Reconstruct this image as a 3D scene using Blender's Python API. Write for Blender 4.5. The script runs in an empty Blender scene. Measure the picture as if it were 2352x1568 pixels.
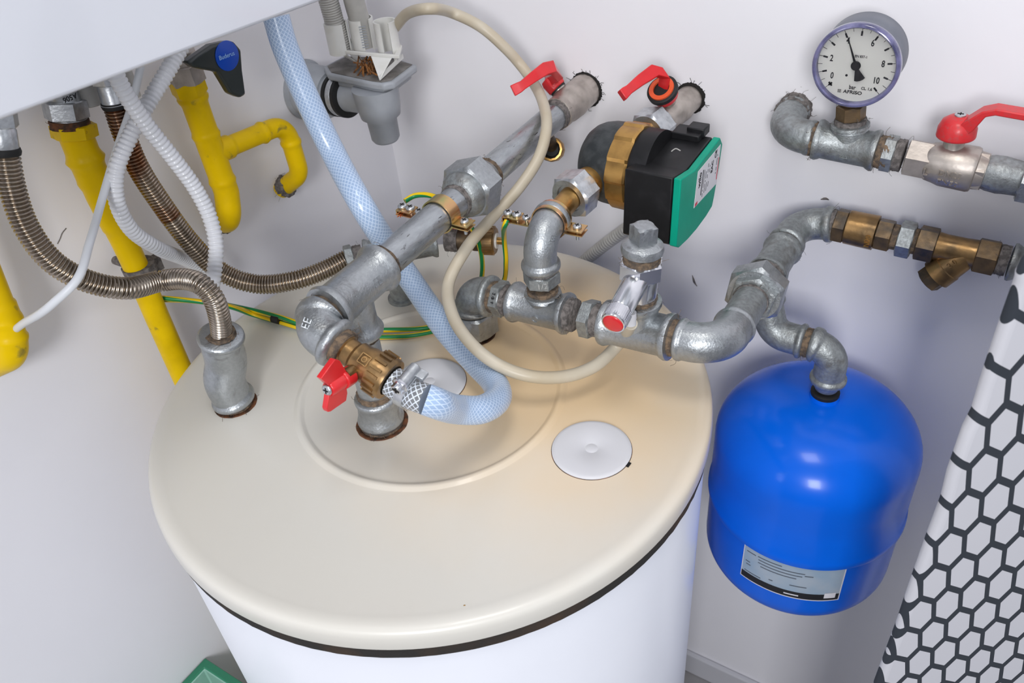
import bpy, math, random
import numpy as np
from mathutils import Matrix, Vector
random.seed(7); rng = np.random.RandomState(7)
S = bpy.context.scene
COL = S.collection
A = lambda *a: np.array(a, float)
X, Y, Z = A(1,0,0), A(0,1,0), A(0,0,1)

# ------------------------------------------------------------------ camera
CAM = A(0.47059, -0.50464, 0.58992)
CM = np.array([[0.84911753,-0.2718151,0.45289731],[0.52207763,0.56210159,-0.64146454],[-0.08021454,0.78112634,0.61919889]])
F = 1897.16
cd = bpy.data.cameras.new('camera'); cam = bpy.data.objects.new('camera', cd); COL.objects.link(cam)
m4 = Matrix([list(CM[i]) + [CAM[i]] for i in range(3)] + [[0,0,0,1]]); cam.matrix_world = m4
cd.sensor_width = 36; cd.lens = F/2352*36; cd.clip_start = .02; cd.clip_end = 20
cd.dof.use_dof = True; cd.dof.focus_distance = .86; cd.dof.aperture_fstop = 11
S.camera = cam

def ray(px, py):
    return CM @ A((px-1176)/F, -(py-784)/F, -1)
def at(px, py, x=None, y=None, z=None):
    "the point of the sight line through a measured spot at a known depth, height or side"
    d = ray(px, py)
    i, v = (0,x) if x is not None else (1,y) if y is not None else (2,z)
    return CAM + d*(v-CAM[i])/d[i]
def ln(uv, Q, D):
    "the point of line Q + sD nearest to a measured spot"
    d = ray(*uv); w = Q-CAM
    t, s = np.linalg.solve(A([d@d, -d@D],[d@D, -D@D]), [d@w, D@w])
    return Q + s*D
def onpl(uv, O, N):
    d = ray(*uv); return CAM + d*((O-CAM)@N)/(d@N)
def nrm(v): v = np.asarray(v, float); return v/np.linalg.norm(v)

# ------------------------------------------------------------------ materials
MATS = {}
def mat(name, col, rough=.5, metal=0., col2=None, scale=40, lo=.4, hi=.6, bump=0., bscale=None, rvar=0., coat=0., trans=0., stretch=None,
        col3=None, scale3=12, lo3=.55, hi3=.75, spec=.5, ior=1.45):
    if name in MATS: return MATS[name]
    m = bpy.data.materials.new(name); m.use_nodes = True; nt = m.node_tree; N = nt.nodes; L = nt.links
    b = N['Principled BSDF']; b.inputs['Roughness'].default_value = rough; b.inputs['Metallic'].default_value = metal
    b.inputs['Base Color'].default_value = (*col, 1); b.inputs['Coat Weight'].default_value = coat; b.inputs['Coat Roughness'].default_value = .08
    b.inputs['Transmission Weight'].default_value = trans; b.inputs['IOR'].default_value = ior
    b.inputs['Specular IOR Level'].default_value = spec
    g = N.new('ShaderNodeNewGeometry'); pos = g.outputs['Position']
    if stretch:
        mp = N.new('ShaderNodeMapping'); mp.inputs['Scale'].default_value = stretch; L.new(pos, mp.inputs['Vector']); pos = mp.outputs['Vector']
    def noise(sc, det=5, off=0):
        n = N.new('ShaderNodeTexNoise'); n.inputs['Scale'].default_value = sc; n.inputs['Detail'].default_value = det
        n.inputs['Distortion'].default_value = off; L.new(pos, n.inputs['Vector']); return n.outputs['Fac']
    def ramp(f, a, c):
        r = N.new('ShaderNodeMapRange'); r.inputs['From Min'].default_value = a; r.inputs['From Max'].default_value = c; L.new(f, r.inputs['Value']); return r.outputs['Result']
    cur = None
    if col2 is not None:
        mx = N.new('ShaderNodeMix'); mx.data_type = 'RGBA'; mx.inputs['A'].default_value = (*col,1); mx.inputs['B'].default_value = (*col2,1)
        L.new(ramp(noise(scale), lo, hi), mx.inputs['Factor']); cur = mx.outputs['Result']
    if col3 is not None:
        mx = N.new('ShaderNodeMix'); mx.data_type = 'RGBA'; mx.inputs['B'].default_value = (*col3,1)
        if cur: L.new(cur, mx.inputs['A'])
        else: mx.inputs['A'].default_value = (*col,1)
        L.new(ramp(noise(scale3, 6, .6), lo3, hi3), mx.inputs['Factor']); cur = mx.outputs['Result']
    if cur: L.new(cur, b.inputs['Base Color'])
    if rvar:
        r = N.new('ShaderNodeMapRange'); r.inputs['To Min'].default_value = max(rough-rvar,.02); r.inputs['To Max'].default_value = rough+rvar
        r.inputs['From Min'].default_value = .3; r.inputs['From Max'].default_value = .7
        L.new(noise(scale*1.7), r.inputs['Value']); L.new(r.outputs['Result'], b.inputs['Roughness'])
    if bump:
        bp = N.new('ShaderNodeBump'); bp.inputs['Strength'].default_value = bump; bp.inputs['Distance'].default_value = .001
        L.new(noise(bscale or scale*3), bp.inputs['Height']); L.new(bp.outputs['Normal'], b.inputs['Normal'])
    MATS[name] = m; return m

GALV  = mat('galvanised_iron', (.41,.432,.447), .38, .85, (.36,.38,.395), 260, .36, .64, .42, 480, .1, col3=(.18,.175,.17), scale3=60, lo3=.60, hi3=.82)
GALVP = mat('galvanised_pipe', (.43,.457,.475), .34, .88, (.36,.38,.40), 200, .40, .66, .3, 400, .1, stretch=(1,.3,1), col3=(.10,.10,.10), scale3=240, lo3=.63, hi3=.72)
GALVD = mat('galvanised_dusty', (.36,.385,.39), .46, .72, (.27,.285,.285), 220, .36, .66, .45, 450, .1, col3=(.15,.135,.12), scale3=40, lo3=.54, hi3=.80)
ZINC  = mat('zinc_plated', (.60,.62,.64), .36, .9, (.44,.46,.48), 160, .4, .7, .2, 400)
CHROME= mat('chrome', (.72,.73,.76), .17, .95, (.55,.56,.6), 50, .4, .7)
NICKEL= mat('nickel', (.52,.47,.425), .42, .78, (.36,.32,.285), 60, .4, .7, .15, 300, .06)
STEEL = mat('stainless_steel', (.40,.345,.285), .24, 1., (.27,.225,.18), 30, .4, .7)
STEELR= mat('stainless_steel_heat_tinted', (.36,.30,.24), .25, 1., (.24,.12,.065), 14, .48, .66)
BRASS = mat('brass', (.34,.205,.085), .36, .82, (.17,.11,.055), 50, .40, .66, .2, 200, .08)
BRASSB= mat('brass_bright', (.50,.29,.09), .32, .88, (.32,.18,.06), 60, .42, .7, .15, 200)
BRASSD= mat('brass_tarnished', (.19,.125,.065), .46, .65, (.07,.057,.045), 45, .38, .62, .3, 200, .1)
HEMP  = mat('hemp_fibre', (.20,.14,.09), .95, 0, (.09,.07,.055), 180, .4, .6, .8, 600)
DUST  = mat('dust_fluff', (.20,.18,.17), 1., 0, (.10,.09,.085), 200, .4, .6, .8, 500)
RUST  = mat('rust', (.18,.07,.03), .8, .2, (.05,.03,.02), 120, .4, .6, .5, 300)
YEL   = mat('yellow_gas_paint', (.80,.53,.0), .36, 0, (.66,.43,.0), 30, .45, .75, .15, 120, col3=(.30,.22,.03), scale3=45, lo3=.64, hi3=.74, spec=.2)
RED   = mat('red_plastic', (.66,.02,.025), .30, 0, (.58,.018,.022), 60, .4, .7, coat=.3)
REDD  = mat('red_plastic_dusty', (.62,.025,.03), .40, 0, (.45,.06,.06), 300, .5, .75, coat=.1)
BLACKP= mat('black_plastic', (.008,.008,.009), .42, 0, (.018,.018,.02), 60, .5, .8, spec=.35)
BLACKR= mat('black_pump_shell', (.02,.024,.026), .5, 0, (.06,.065,.068), 70, .45, .75, .4, 220)
RUBBER= mat('black_rubber', (.010,.010,.010), .6)
GREEN = mat('green_plastic', (.0,.33,.21), .42, 0, (.0,.29,.185), 30, .4, .7, spec=.25)
BLUE  = mat('blue_tank_paint', (.0,.125,.74), .24, 0, (.0,.115,.68), 16, .4, .7, coat=.1, spec=.32)
WHITEB= mat('white_boiler_enamel', (.62,.64,.69), .16, 0, (.60,.62,.67), 6, .4, .7, coat=.6)
WHITET= mat('white_tank_jacket', (.78,.80,.86), .3, 0, (.76,.78,.84), 8, .4, .7, coat=.2)
WHITEP= mat('white_plastic', (.74,.74,.71), .38, 0, (.64,.63,.58), 40, .5, .8)
WHITEC= mat('white_conduit', (.70,.71,.74), .28, 0, (.64,.65,.68), 30, .4, .7, coat=.3)
CABLE = mat('white_cable', (.70,.72,.75), .42)
GREYP = mat('grey_plastic', (.36,.38,.41), .42, 0, (.31,.33,.36), 40, .4, .7)
GREYH = mat('grey_hose', (.48,.47,.44), .5, 0, (.38,.37,.35), 40, .4, .7)
SILI  = mat('silicone_tube', (.60,.54,.43), .38, 0, (.52,.44,.31), 18, .4, .7, trans=.12)
SEAL  = mat('black_foam_seal', (.022,.02,.018), .85, 0, (.06,.035,.02), 20, .45, .75, .8, 500)
CAPW  = mat('white_cap_plastic', (.62,.62,.645), .4, 0, (.60,.60,.62), 12, .4, .7)
DARK  = mat('dark_gap', (.012,.010,.009), .9)
COPPER= mat('copper', (.75,.27,.10), .3, 1.)
YZINC = mat('yellow_zinc', (.66,.44,.20), .26, .95, (.62,.30,.19), 30, .4, .65, col3=(.42,.42,.18), scale3=45, lo3=.5, hi3=.7)
INK   = mat('black_ink', (.012,.012,.015), .6)
DIAL  = mat('dial_face', (.72,.71,.66), .5)
LABELW= mat('label_white', (.74,.73,.76), .4)
PAINTR= mat('red_print', (.65,.04,.08), .5)
GTUB  = mat('green_tub_plastic', (.30,.52,.42), .3, 0, (.26,.47,.38), 20, .4, .7)
GTUBD = mat('green_tub_rim', (.03,.22,.12), .3)
BOXF  = mat('beige_cardboard', (.46,.44,.42), .7)

def simple_nodes(name):
    m = bpy.data.materials.new(name); m.use_nodes = True; return m, m.node_tree.nodes, m.node_tree.links, m.node_tree.nodes['Principled BSDF']
def math_(N, L, op, a, b=None, c=None):
    n = N.new('ShaderNodeMath'); n.operation = op
    for i, v in enumerate((a, b, c)):
        if v is None: continue
        if isinstance(v, (int, float)): n.inputs[i].default_value = v
        else: L.new(v, n.inputs[i])
    return n.outputs[0]

# braided hose: helical white threads over a blue core, laid out along the hose (UV: x turns, y metres)
def braid_mat(name, core, thread, pitch=.016, nth=12, clear=0.):
    m, N, L, b = simple_nodes(name)
    uv = N.new('ShaderNodeUVMap'); sp = N.new('ShaderNodeSeparateXYZ'); L.new(uv.outputs[0], sp.inputs[0])
    u, v = sp.outputs[0], sp.outputs[1]
    def fam(sgn):
        t = math_(N, L, 'ADD', math_(N, L, 'MULTIPLY', u, float(nth)), math_(N, L, 'MULTIPLY', v, sgn/ (pitch/ nth*3.2)))
        fr = math_(N, L, 'FRACT', t)
        return math_(N, L, 'LESS_THAN', math_(N, L, 'ABSOLUTE', math_(N, L, 'SUBTRACT', fr, .5)), .11)
    f = math_(N, L, 'MAXIMUM', fam(1.), fam(-1.))
    mx = N.new('ShaderNodeMix'); mx.data_type = 'RGBA'; mx.inputs['A'].default_value = (*core,1); mx.inputs['B'].default_value = (*thread,1)
    L.new(f, mx.inputs['Factor']); L.new(mx.outputs['Result'], b.inputs['Base Color'])
    bp = N.new('ShaderNodeBump'); bp.inputs['Strength'].default_value = .35; bp.inputs['Distance'].default_value = .0006
    L.new(f, bp.inputs['Height']); L.new(bp.outputs['Normal'], b.inputs['Normal'])
    b.inputs['Roughness'].default_value = .33; b.inputs['Coat Weight'].default_value = .5; b.inputs['Coat Roughness'].default_value = .15
    if clear:
        L.new(math_(N, L, 'MULTIPLY', math_(N, L, 'SUBTRACT', 1., f), clear), b.inputs['Transmission Weight'])
    return m
BRAID = braid_mat('blue_braided_hose', (.34,.47,.68), (.58,.70,.87), pitch=.028, nth=18)
BRAIDC= braid_mat('clear_braided_hose', (.16,.17,.18), (.66,.72,.80), pitch=.020, nth=13)
# two-tone earth wire: yellow with a green stripe round part of the turn
def wire_mat():
    m, N, L, b = simple_nodes('green_yellow_wire')
    uv = N.new('ShaderNodeUVMap'); sp = N.new('ShaderNodeSeparateXYZ'); L.new(uv.outputs[0], sp.inputs[0])
    f = math_(N, L, 'GREATER_THAN', math_(N, L, 'FRACT', math_(N, L, 'MULTIPLY', sp.outputs[0], 2.)), .5)
    mx = N.new('ShaderNodeMix'); mx.data_type = 'RGBA'; mx.inputs['A'].default_value = (.78,.52,.0,1); mx.inputs['B'].default_value = (.0,.20,.05,1)
    L.new(f, mx.inputs['Factor']); L.new(mx.outputs['Result'], b.inputs['Base Color']); b.inputs['Roughness'].default_value = .35
    return m
WIRE = wire_mat()
# cream lid with an ageing stain spreading from the hot connections
def lid_mat():
    m, N, L, b = simple_nodes('cream_lid')
    g = N.new('ShaderNodeNewGeometry')
    def blob(c, r0, r1, amt):
        d = N.new('ShaderNodeVectorMath'); d.operation = 'DISTANCE'; L.new(g.outputs['Position'], d.inputs[0]); d.inputs[1].default_value = c
        n = N.new('ShaderNodeTexNoise'); n.inputs['Scale'].default_value = 9; n.inputs['Detail'].default_value = 4; L.new(g.outputs['Position'], n.inputs['Vector'])
        dd = math_(N, L, 'ADD', d.outputs['Value'], math_(N, L, 'MULTIPLY', math_(N, L, 'SUBTRACT', n.outputs['Fac'], .5), .12))
        r = N.new('ShaderNodeMapRange'); r.interpolation_type = 'SMOOTHSTEP'; r.inputs['From Min'].default_value = r0; r.inputs['From Max'].default_value = r1
        r.inputs['To Min'].default_value = amt; r.inputs['To Max'].default_value = 0; L.new(dd, r.inputs['Value']); return r.outputs['Result']
    f = math_(N, L, 'MINIMUM', math_(N, L, 'ADD', blob((.12,.08,0), .02, .30, 1.), blob((.02,.16,0), .0, .17, .5)), 1.)
    mx = N.new('ShaderNodeMix'); mx.data_type = 'RGBA'; mx.inputs['A'].default_value = (.64,.62,.565,1); mx.inputs['B'].default_value = (.74,.55,.33,1)
    L.new(f, mx.inputs['Factor'])
    # rust speck
    v = blob((.262,-.218,0), .0, .002, 1.)
    L.new(mx.outputs['Result'], b.inputs['Base Color']); b.inputs['Roughness'].default_value = .36; b.inputs['Coat Weight'].default_value = .15
    return m
LID = lid_mat()
def wall_mat(name, col, col2):
    return mat(name, col, .62, 0, col2, 5, .35, .75, .25, 35, col3=tuple(c*.8 for c in col), scale3=9, lo3=.74, hi3=.8)
WALLR = wall_mat('white_wall_paint', (.84,.83,.855), (.81,.80,.83))
WALLL = WALLR
FLOORM= mat('grey_floor_tile', (.30,.29,.29), .5, 0, (.25,.24,.24), 6)
BASEM = mat('baseboard_paint', (.55,.55,.58), .5)

# ------------------------------------------------------------------ mesh builder
def frame(ax):
    ax = nrm(ax); up = Z if abs(ax[2]) < .9 else X
    a = nrm(np.cross(up, ax)); return a, np.cross(ax, a), ax
class MB:
    def __init__(s): s.v = []; s.f = []; s.mi = []; s.uv = []; s.cm = 0; s.hasuv = False
    def face(s, idx, uv=None):
        s.f.append(tuple(idx)); s.mi.append(s.cm); s.uv.append(uv)
        if uv: s.hasuv = True
    def rings(s, rings, closed=True, caps=(True, True), uvl=None):
        base = len(s.v); n = len(rings[0])
        for r in rings: s.v.extend([tuple(p) for p in r])
        for i in range(len(rings)-1):
            for j in range(n if closed else n-1):
                k = (j+1) % n
                a, b, c, d = base+i*n+j, base+i*n+k, base+(i+1)*n+k, base+(i+1)*n+j
                u = None
                if uvl is not None:
                    u = ((j/n, uvl[i]), ((j+1)/n, uvl[i]), ((j+1)/n, uvl[i+1]), (j/n, uvl[i+1]))
                s.face((a, b, c, d), u)
        if caps[0]: s.face([base+j for j in range(n)][::-1])
        if caps[1]: s.face([base+(len(rings)-1)*n+j for j in range(n)])
        return s
    def lathe(s, o, ax, prof, n=32, caps=(True, True), hexaf=None, sides=6, rot=0., rough=0., ref=None):
        a, b, c = frame(ax); o = np.asarray(o, float)
        if ref is not None:
            a = nrm(ref - (ref@c)*c); b = np.cross(c, a)
        if hexaf: n = sides*8
        R = []
        for sv, r in prof:
            ring = []
            for j in range(n):
                t = 2*math.pi*j/n + rot; rr = r
                if hexaf:
                    w = 2*math.pi/sides; th = ((t-rot+w/2) % w) - w/2
                    rr = min(hexaf/2/math.cos(th), r)
                if rough: rr += (rng.rand()-.5)*rough
                ring.append(o + c*sv + (a*math.cos(t)+b*math.sin(t))*rr)
            R.append(ring)
        return s.rings(R, caps=caps)
    def nut(s, o, ax, L, af, ch=.0, rot=0., sides=6, bore=None):
        "hexagon with chamfered ends, centred at o"
        R = af/2/math.cos(math.pi/sides); c = ch or af*.05
        return s.lathe(o, ax, [(-L/2, af/2*.97), (-L/2+c*.6, R), (L/2-c*.6, R), (L/2, af/2*.97)] if bore is None else
                       [(-L/2+.003, bore), (-L/2, bore+.0005), (-L/2, af/2*.97), (-L/2+c*.6, R), (L/2-c*.6, R), (L/2, af/2*.97), (L/2, bore+.0005), (L/2-.003, bore)], hexaf=af, rot=rot, sides=sides)
    def sweep(s, pts, r, n=24, caps=(True, True), uv=False, twist=0.):
        P = np.array(pts, float); m = len(P)
        r = np.full(m, r) if np.isscalar(r) else np.asarray(r, float)
        T = np.gradient(P, axis=0); T /= np.linalg.norm(T, axis=1)[:, None]
        a, _, _ = frame(T[0]); R = []; arc = np.r_[0, np.cumsum(np.linalg.norm(np.diff(P, axis=0), axis=1))]
        for i in range(m):
            a = nrm(a - (a@T[i])*T[i]); b = np.cross(T[i], a)
            tw = twist*arc[i]
            R.append([P[i] + (a*math.cos(2*math.pi*j/n+tw)+b*math.sin(2*math.pi*j/n+tw))*r[i] for j in range(n)])
        return s.rings(R, caps=caps, uvl=arc if uv else None)
    def prism(s, poly, vec):
        base = len(s.v); n = len(poly); vec = np.asarray(vec, float)
        for p in poly: s.v.append(tuple(p))
        for p in poly: s.v.append(tuple(np.asarray(p)+vec))
        s.face(list(range(base, base+n))[::-1]); s.face(range(base+n, base+2*n))
        for j in range(n):
            k = (j+1) % n; s.face((base+j, base+k, base+n+k, base+n+j))
        return s
    def box(s, c, hx, hy, hz, ax=None, ay=None):
        ax = X if ax is None else nrm(ax); ay = Y if ay is None else nrm(ay - (ay@ax)*ax); az = np.cross(ax, ay); c = np.asarray(c, float)
        q = [c - ax*hx - ay*hy - az*hz, c + ax*hx - ay*hy - az*hz, c + ax*hx + ay*hy - az*hz, c - ax*hx + ay*hy - az*hz]
        return s.prism(q, az*2*hz)
    def ball(s, c, r, n=16):
        return s.lathe(c, Z, [(-r*math.cos(math.pi*i/n), max(r*math.sin(math.pi*i/n), r*.01)) for i in range(n+1)], n=n*2)

def tag(o, label=None, cat=None, group=None, kind=None):
    if label: o['label'] = label
    if cat: o['category'] = cat
    if group: o['group'] = group
    if kind: o['kind'] = kind
    return o
def thing(name, label, cat, loc=(0,0,0), group=None):
    o = bpy.data.objects.new(name, None); COL.objects.link(o); o.location = Vector([float(c) for c in loc]); o.empty_display_size = .02
    return tag(o, label, cat, group)
def build(name, mb, mats, parent=None, angle=35, bevel=0., bseg=2, label=None, solid=0.):
    me = bpy.data.meshes.new(name); me.from_pydata([tuple(map(float, v)) for v in mb.v], [], mb.f)
    mats = mats if isinstance(mats, (list, tuple)) else [mats]
    for m in mats: me.materials.append(m)
    me.polygons.foreach_set('material_index', mb.mi)
    if mb.hasuv:
        ul = me.uv_layers.new(name='UVMap'); k = 0
        for u, f in zip(mb.uv, mb.f):
            for i in range(len(f)):
                if u: ul.data[k].uv = u[i]
                k += 1
    me.validate(); me.update(); me.shade_smooth(); me.set_sharp_from_angle(angle=math.radians(angle))
    o = bpy.data.objects.new(name, me); COL.objects.link(o)
    if parent is not None:
        o.parent = parent
        if parent.type == 'EMPTY': o.matrix_parent_inverse = Matrix.Translation(parent.location).inverted()
    if bevel:
        b = o.modifiers.new('bevel', 'BEVEL'); b.width = bevel; b.segments = bseg; b.limit_method = 'ANGLE'; b.angle_limit = math.radians(35)
    if solid:
        b = o.modifiers.new('solid', 'SOLIDIFY'); b.thickness = solid
    if label: o['label'] = label
    return o
def text(name, body, m, o, right, up, size, parent, depth=.0002, shear=0, sx=1., fit=None, align='CENTER'):
    c = bpy.data.curves.new(name, 'FONT'); c.body = body; c.size = size; c.extrude = depth; c.align_x = align; c.align_y = 'CENTER'; c.resolution_u = 3; c.offset = size*.018 if m.name == 'black_ink' else 0
    t = bpy.data.objects.new(name, c); COL.objects.link(t); bpy.context.view_layer.update()
    me = bpy.data.meshes.new_from_object(t.evaluated_get(bpy.context.evaluated_depsgraph_get())); bpy.data.objects.remove(t); bpy.data.curves.remove(c)
    right = nrm(right); up = nrm(np.asarray(up) - (np.asarray(up)@right)*right); nn = np.cross(right, up)
    co = np.array([v.co[:] for v in me.vertices])
    if fit: sx = fit/max(np.ptp(co[:, 0]), 1e-6)
    W = np.asarray(o) + np.outer(co[:, 0]*sx, right) + np.outer(co[:, 1], up) + np.outer(co[:, 2], nn)
    mb = MB(); mb.v = [tuple(w) for w in W]; mb.f = [tuple(p.vertices) for p in me.polygons]; mb.mi = [0]*len(mb.f); mb.uv = [None]*len(mb.f)
    bpy.data.meshes.remove(me)
    return build(name, mb, m, parent, angle=30)

def rtext(name, body, m, c, ax, n, r, size, parent, depth=.0007, flip=False):
    n = nrm(n - (n@ax)*ax); up = np.cross(n, ax)
    return text(name, body, m, c+n*r, ax, up, size, parent, depth=depth)
# curves
def smooth(pts, step=.004):
    P = [np.asarray(p, float) for p in pts]; P = [2*P[0]-P[1]] + P + [2*P[-1]-P[-2]]; out = []
    for i in range(1, len(P)-2):
        p0, p1, p2, p3 = P[i-1:i+3]
        k = max(2, int(np.linalg.norm(p2-p1)/step))
        d01, d12, d23 = [max(np.linalg.norm(b-a), 1e-6)**.5 for a, b in ((p0,p1),(p1,p2),(p2,p3))]
        for j in range(k):
            t = j/k
            m1 = (p2-p1 + d12*((p1-p0)/d01 - (p2-p0)/(d01+d12)))
            m2 = (p2-p1 + d12*((p3-p2)/d23 - (p3-p1)/(d12+d23)))
            out.append((2*t**3-3*t**2+1)*p1 + (t**3-2*t**2+t)*m1 + (-2*t**3+3*t**2)*p2 + (t**3-t**2)*m2)
    out.append(P[-2]); return resample(out, step)
def resample(P, step):
    P = np.array(P); a = np.r_[0, np.cumsum(np.linalg.norm(np.diff(P, axis=0), axis=1))]
    n = max(2, int(a[-1]/step)); t = np.linspace(0, a[-1], n+1)
    return np.stack([np.interp(t, a, P[:, i]) for i in range(3)], 1)
def polyl(pts, rad, step=.003):
    "straight legs joined by round bends"
    P = [np.asarray(p, float) for p in pts]; out = [P[0]]
    for i in range(1, len(P)-1):
        a, b, c = P[i-1], P[i], P[i+1]; d1, d2 = nrm(a-b), nrm(c-b)
        ang = math.acos(np.clip(d1@d2, -1, 1)); tl = min(rad/math.tan(ang/2), .49*np.linalg.norm(a-b) if i > 1 else .98*np.linalg.norm(a-b), .49*np.linalg.norm(c-b) if i < len(P)-2 else .98*np.linalg.norm(c-b))
        s, e = b+d1*tl, b+d2*tl; r = tl*math.tan(ang/2); cen = b + nrm(d1+d2)*r/math.sin(ang/2)
        v0 = s-cen; v1 = e-cen; th = math.acos(np.clip(nrm(v0)@nrm(v1), -1, 1))
        for k in range(11):
            t = k/10; out.append(cen + (math.sin((1-t)*th)*v0+math.sin(t*th)*v1)/math.sin(th) if th > 1e-3 else s)
    out.append(P[-1]); return resample(out, step)
def corrugated(mb, path, r, pitch, depth, n=24):
    P = resample(path, pitch/6); a = np.r_[0, np.cumsum(np.linalg.norm(np.diff(P, axis=0), axis=1))]
    rr = r - depth*(.5-.5*np.cos(2*math.pi*a/pitch))**1.5
    return mb.sweep(P, rr, n=n)

# plumbing pieces
def pipe(name, a, b, r, m, parent, label=None):
    d = b-a; L = np.linalg.norm(d); return build(name, MB().lathe(a, d, [(0,r),(L,r)], n=40), m, parent, label=label)
def elbow(name, p0, corner, p1, r, m, parent, bead=None, bl=.006, bend=None, label=None):
    "malleable iron elbow with beaded mouths"
    P = polyl([p0, corner, p1], bend or r*1.6, .0012); a = np.r_[0, np.cumsum(np.linalg.norm(np.diff(P, axis=0), axis=1))]; L = a[-1]
    bead = r*.16 if bead is None else bead
    def bump(x): return bead*np.clip(1-np.abs((x-bl*.55)/(bl*.55))**3, 0, 1)
    rr = r + bump(a) + bump(L-a)
    return build(name, MB().sweep(P, rr, n=40), m, parent, angle=50, label=label)
def tee(name, a, b, c, q, r, rb, m, parent, bead=None, bl=.006, label=None):
    "run a-b, branch from run point c to q"
    bead = r*.15 if bead is None else bead
    d = b-a; L = np.linalg.norm(d); bp = [(0, r*.9), (.0008, r+bead*.8), (bl*.5, r+bead), (bl, r+bead*.5), (bl*1.3, r)]
    prof = bp + [(L-s, rr) for s, rr in bp[::-1]]
    mb = MB().lathe(a, d, prof, n=44)
    e = q-c; l = np.linalg.norm(e)
    prof = [(0, rb*.99), (r*.9, rb*.99), (r*1.1, rb*.985), (l-bl*1.3, rb), (l-bl, rb+bead*.5), (l-bl*.5, rb+bead), (l-.0008, rb+bead*.8), (l, rb*.9)]
    prof = sorted(prof, key=lambda t: t[0])
    mb.lathe(c, e, prof, n=40)
    return build(name, mb, m, parent, angle=50, label=label)
def hemp(o, ax, L, r, parent, m=None, strands=5, fuzz=.0012, name='hemp_seal'):
    o = np.asarray(o, float); c = nrm(ax)
    mb = MB().lathe(o - c*L/2, c, [(L*i/8, r) for i in range(9)], n=40, rough=fuzz)
    a, b, _ = frame(c)
    for k in range(strands):
        t = rng.rand()*6.28; d = a*math.cos(t)+b*math.sin(t); p = o + d*r + c*(rng.rand()-.5)*L
        q = p + d*(.002+.004*rng.rand()) + c*(rng.rand()-.5)*.008; w = q + (rng.rand(3)-.5)*.010
        mb.sweep(smooth([p-d*.001, q, w], .0015), .00018, n=4)
    return build(name, mb, m or HEMP, parent, angle=80)
def screw(name, o, ax, r, h, parent, m=ZINC, ref=None, shaft=0.):
    c = nrm(ax); mb = MB().lathe(o, c, [(0, r*.9), (h*.2, r), (h*.7, r*.98), (h*.95, r*.8), (h, r*.6)], n=28)
    if shaft: mb.lathe(o - c*shaft, c, [(0, r*.4), (shaft, r*.4)], n=12)
    s = build(name, mb, m, parent, angle=50)
    a, b, _ = frame(c)
    if ref is not None: a = nrm(ref-(ref@c)*c); b = np.cross(c, a)
    x = MB(); x.box(o+c*h, r*.55, r*.10, .0004, a, b); x.box(o+c*h, r*.10, r*.55, .0004, a, b)
    build('cross_slot', x, DARK, s); return s

# ------------------------------------------------------------------ the room
WX, WY, FZ = -.38, .425, -1.06
def wallbox(name, lo, hi, m, kind='structure', bevel=0.):
    lo, hi = A(*lo), A(*hi); c = (lo+hi)/2; h = (hi-lo)/2
    o = build(name, MB().box(c, *h), m, bevel=bevel); return tag(o, kind=kind)
wallbox('wall_left', (WX-.1, -2.2, FZ-.05), (WX, WY+.1, 1.5), WALLL)
wallbox('wall_right', (WX, WY, FZ-.05), (2.6, WY+.1, 1.5), WALLR)
wallbox('floor', (WX-.1, -2.2, FZ-.05), (2.6, WY+.1, FZ), FLOORM)
wallbox('baseboard_right', (WX+.012, WY-.012, FZ), (2.6, WY, FZ+.065), BASEM, bevel=.003)
wallbox('baseboard_left', (WX, -2.2, FZ), (WX+.012, WY, FZ+.065), BASEM, bevel=.003)

# ------------------------------------------------------------------ hot water tank
T0 = A(0,0,0)
tank = thing('water_tank', 'large white hot water tank with a cream lid, in the corner', 'water tank', (0,0,FZ))
R = .2975
build('body', MB().lathe((0,0,FZ+.012), Z, [(0, R-.004), (.004, R-.001), (-FZ-.012-.044, R-.001), (-FZ-.012-.0375, R-.004)], n=160), WHITET, tank, label='white steel jacket')
build('foot_ring', MB().lathe((0,0,FZ), Z, [(0,R-.03),(.02,R-.03)], n=96), BLACKP, tank)
mb = MB(); rr = []
segs = 240
for (z, r0) in ((-.0385, .2972), (-.0375, .2990), (-.027, .2993), (-.0225, .2975)):
    rr.append([A((r0+ (rng.rand()-.5)*.0006)*math.cos(2*math.pi*j/segs), (r0+(rng.rand()-.5)*.0004)*math.sin(2*math.pi*j/segs), z) for j in range(segs)])
build('foam_seal', mb.rings(rr), SEAL, tank, label='black foam strip under the lid')
# lid: moulded rim and a raised circle
pr = [(-.0225, .2985), (-.0225, .3008), (-.016, .3012), (-.008, .3008), (-.0035, .2995), (-.0012, .297), (-.0002, .293), (.0, .289), (-.0004, .284), (-.0012, .280),
      (-.0014, .1500), (-.0010, .1485), (.0012, .1458), (.0018, .1435), (.0012, .1410), (-.0010, .1386), (-.0014, .137), (-.0014, .001)]
build('lid', MB().lathe(T0, Z, [(a, b) for a, b in pr], n=200, caps=(True, True)), LID, tank, angle=60, label='cream plastic lid with a raised ring')
LZ = -.0014
def lidcap(c, r, label):
    t = thing('port_cap', label, 'cap', (*c[:2], LZ))
    o = A(c[0], c[1], LZ)
    mb = MB().lathe(o, Z, [(0, r), (.0012, r), (.0022, r-.0012), (.0026, r-.004), (.0026, .0075), (.0022, .0068), (.0022, .0058), (.0026, .005), (.0026, .001)], n=96)
    build('disc', mb, CAPW, t, angle=50)
    build('gap_ring', MB().lathe(o-Z*.0, Z, [(0, r+.0006), (.0003, r+.0006)], n=96), RUST, t, label='thin brown gap around the disc')
    return t, o
c1, o1 = lidcap(A(.1986, -.0035, 0), .0392, 'round white plastic cap set in the right front of the cream tank lid')
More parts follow.
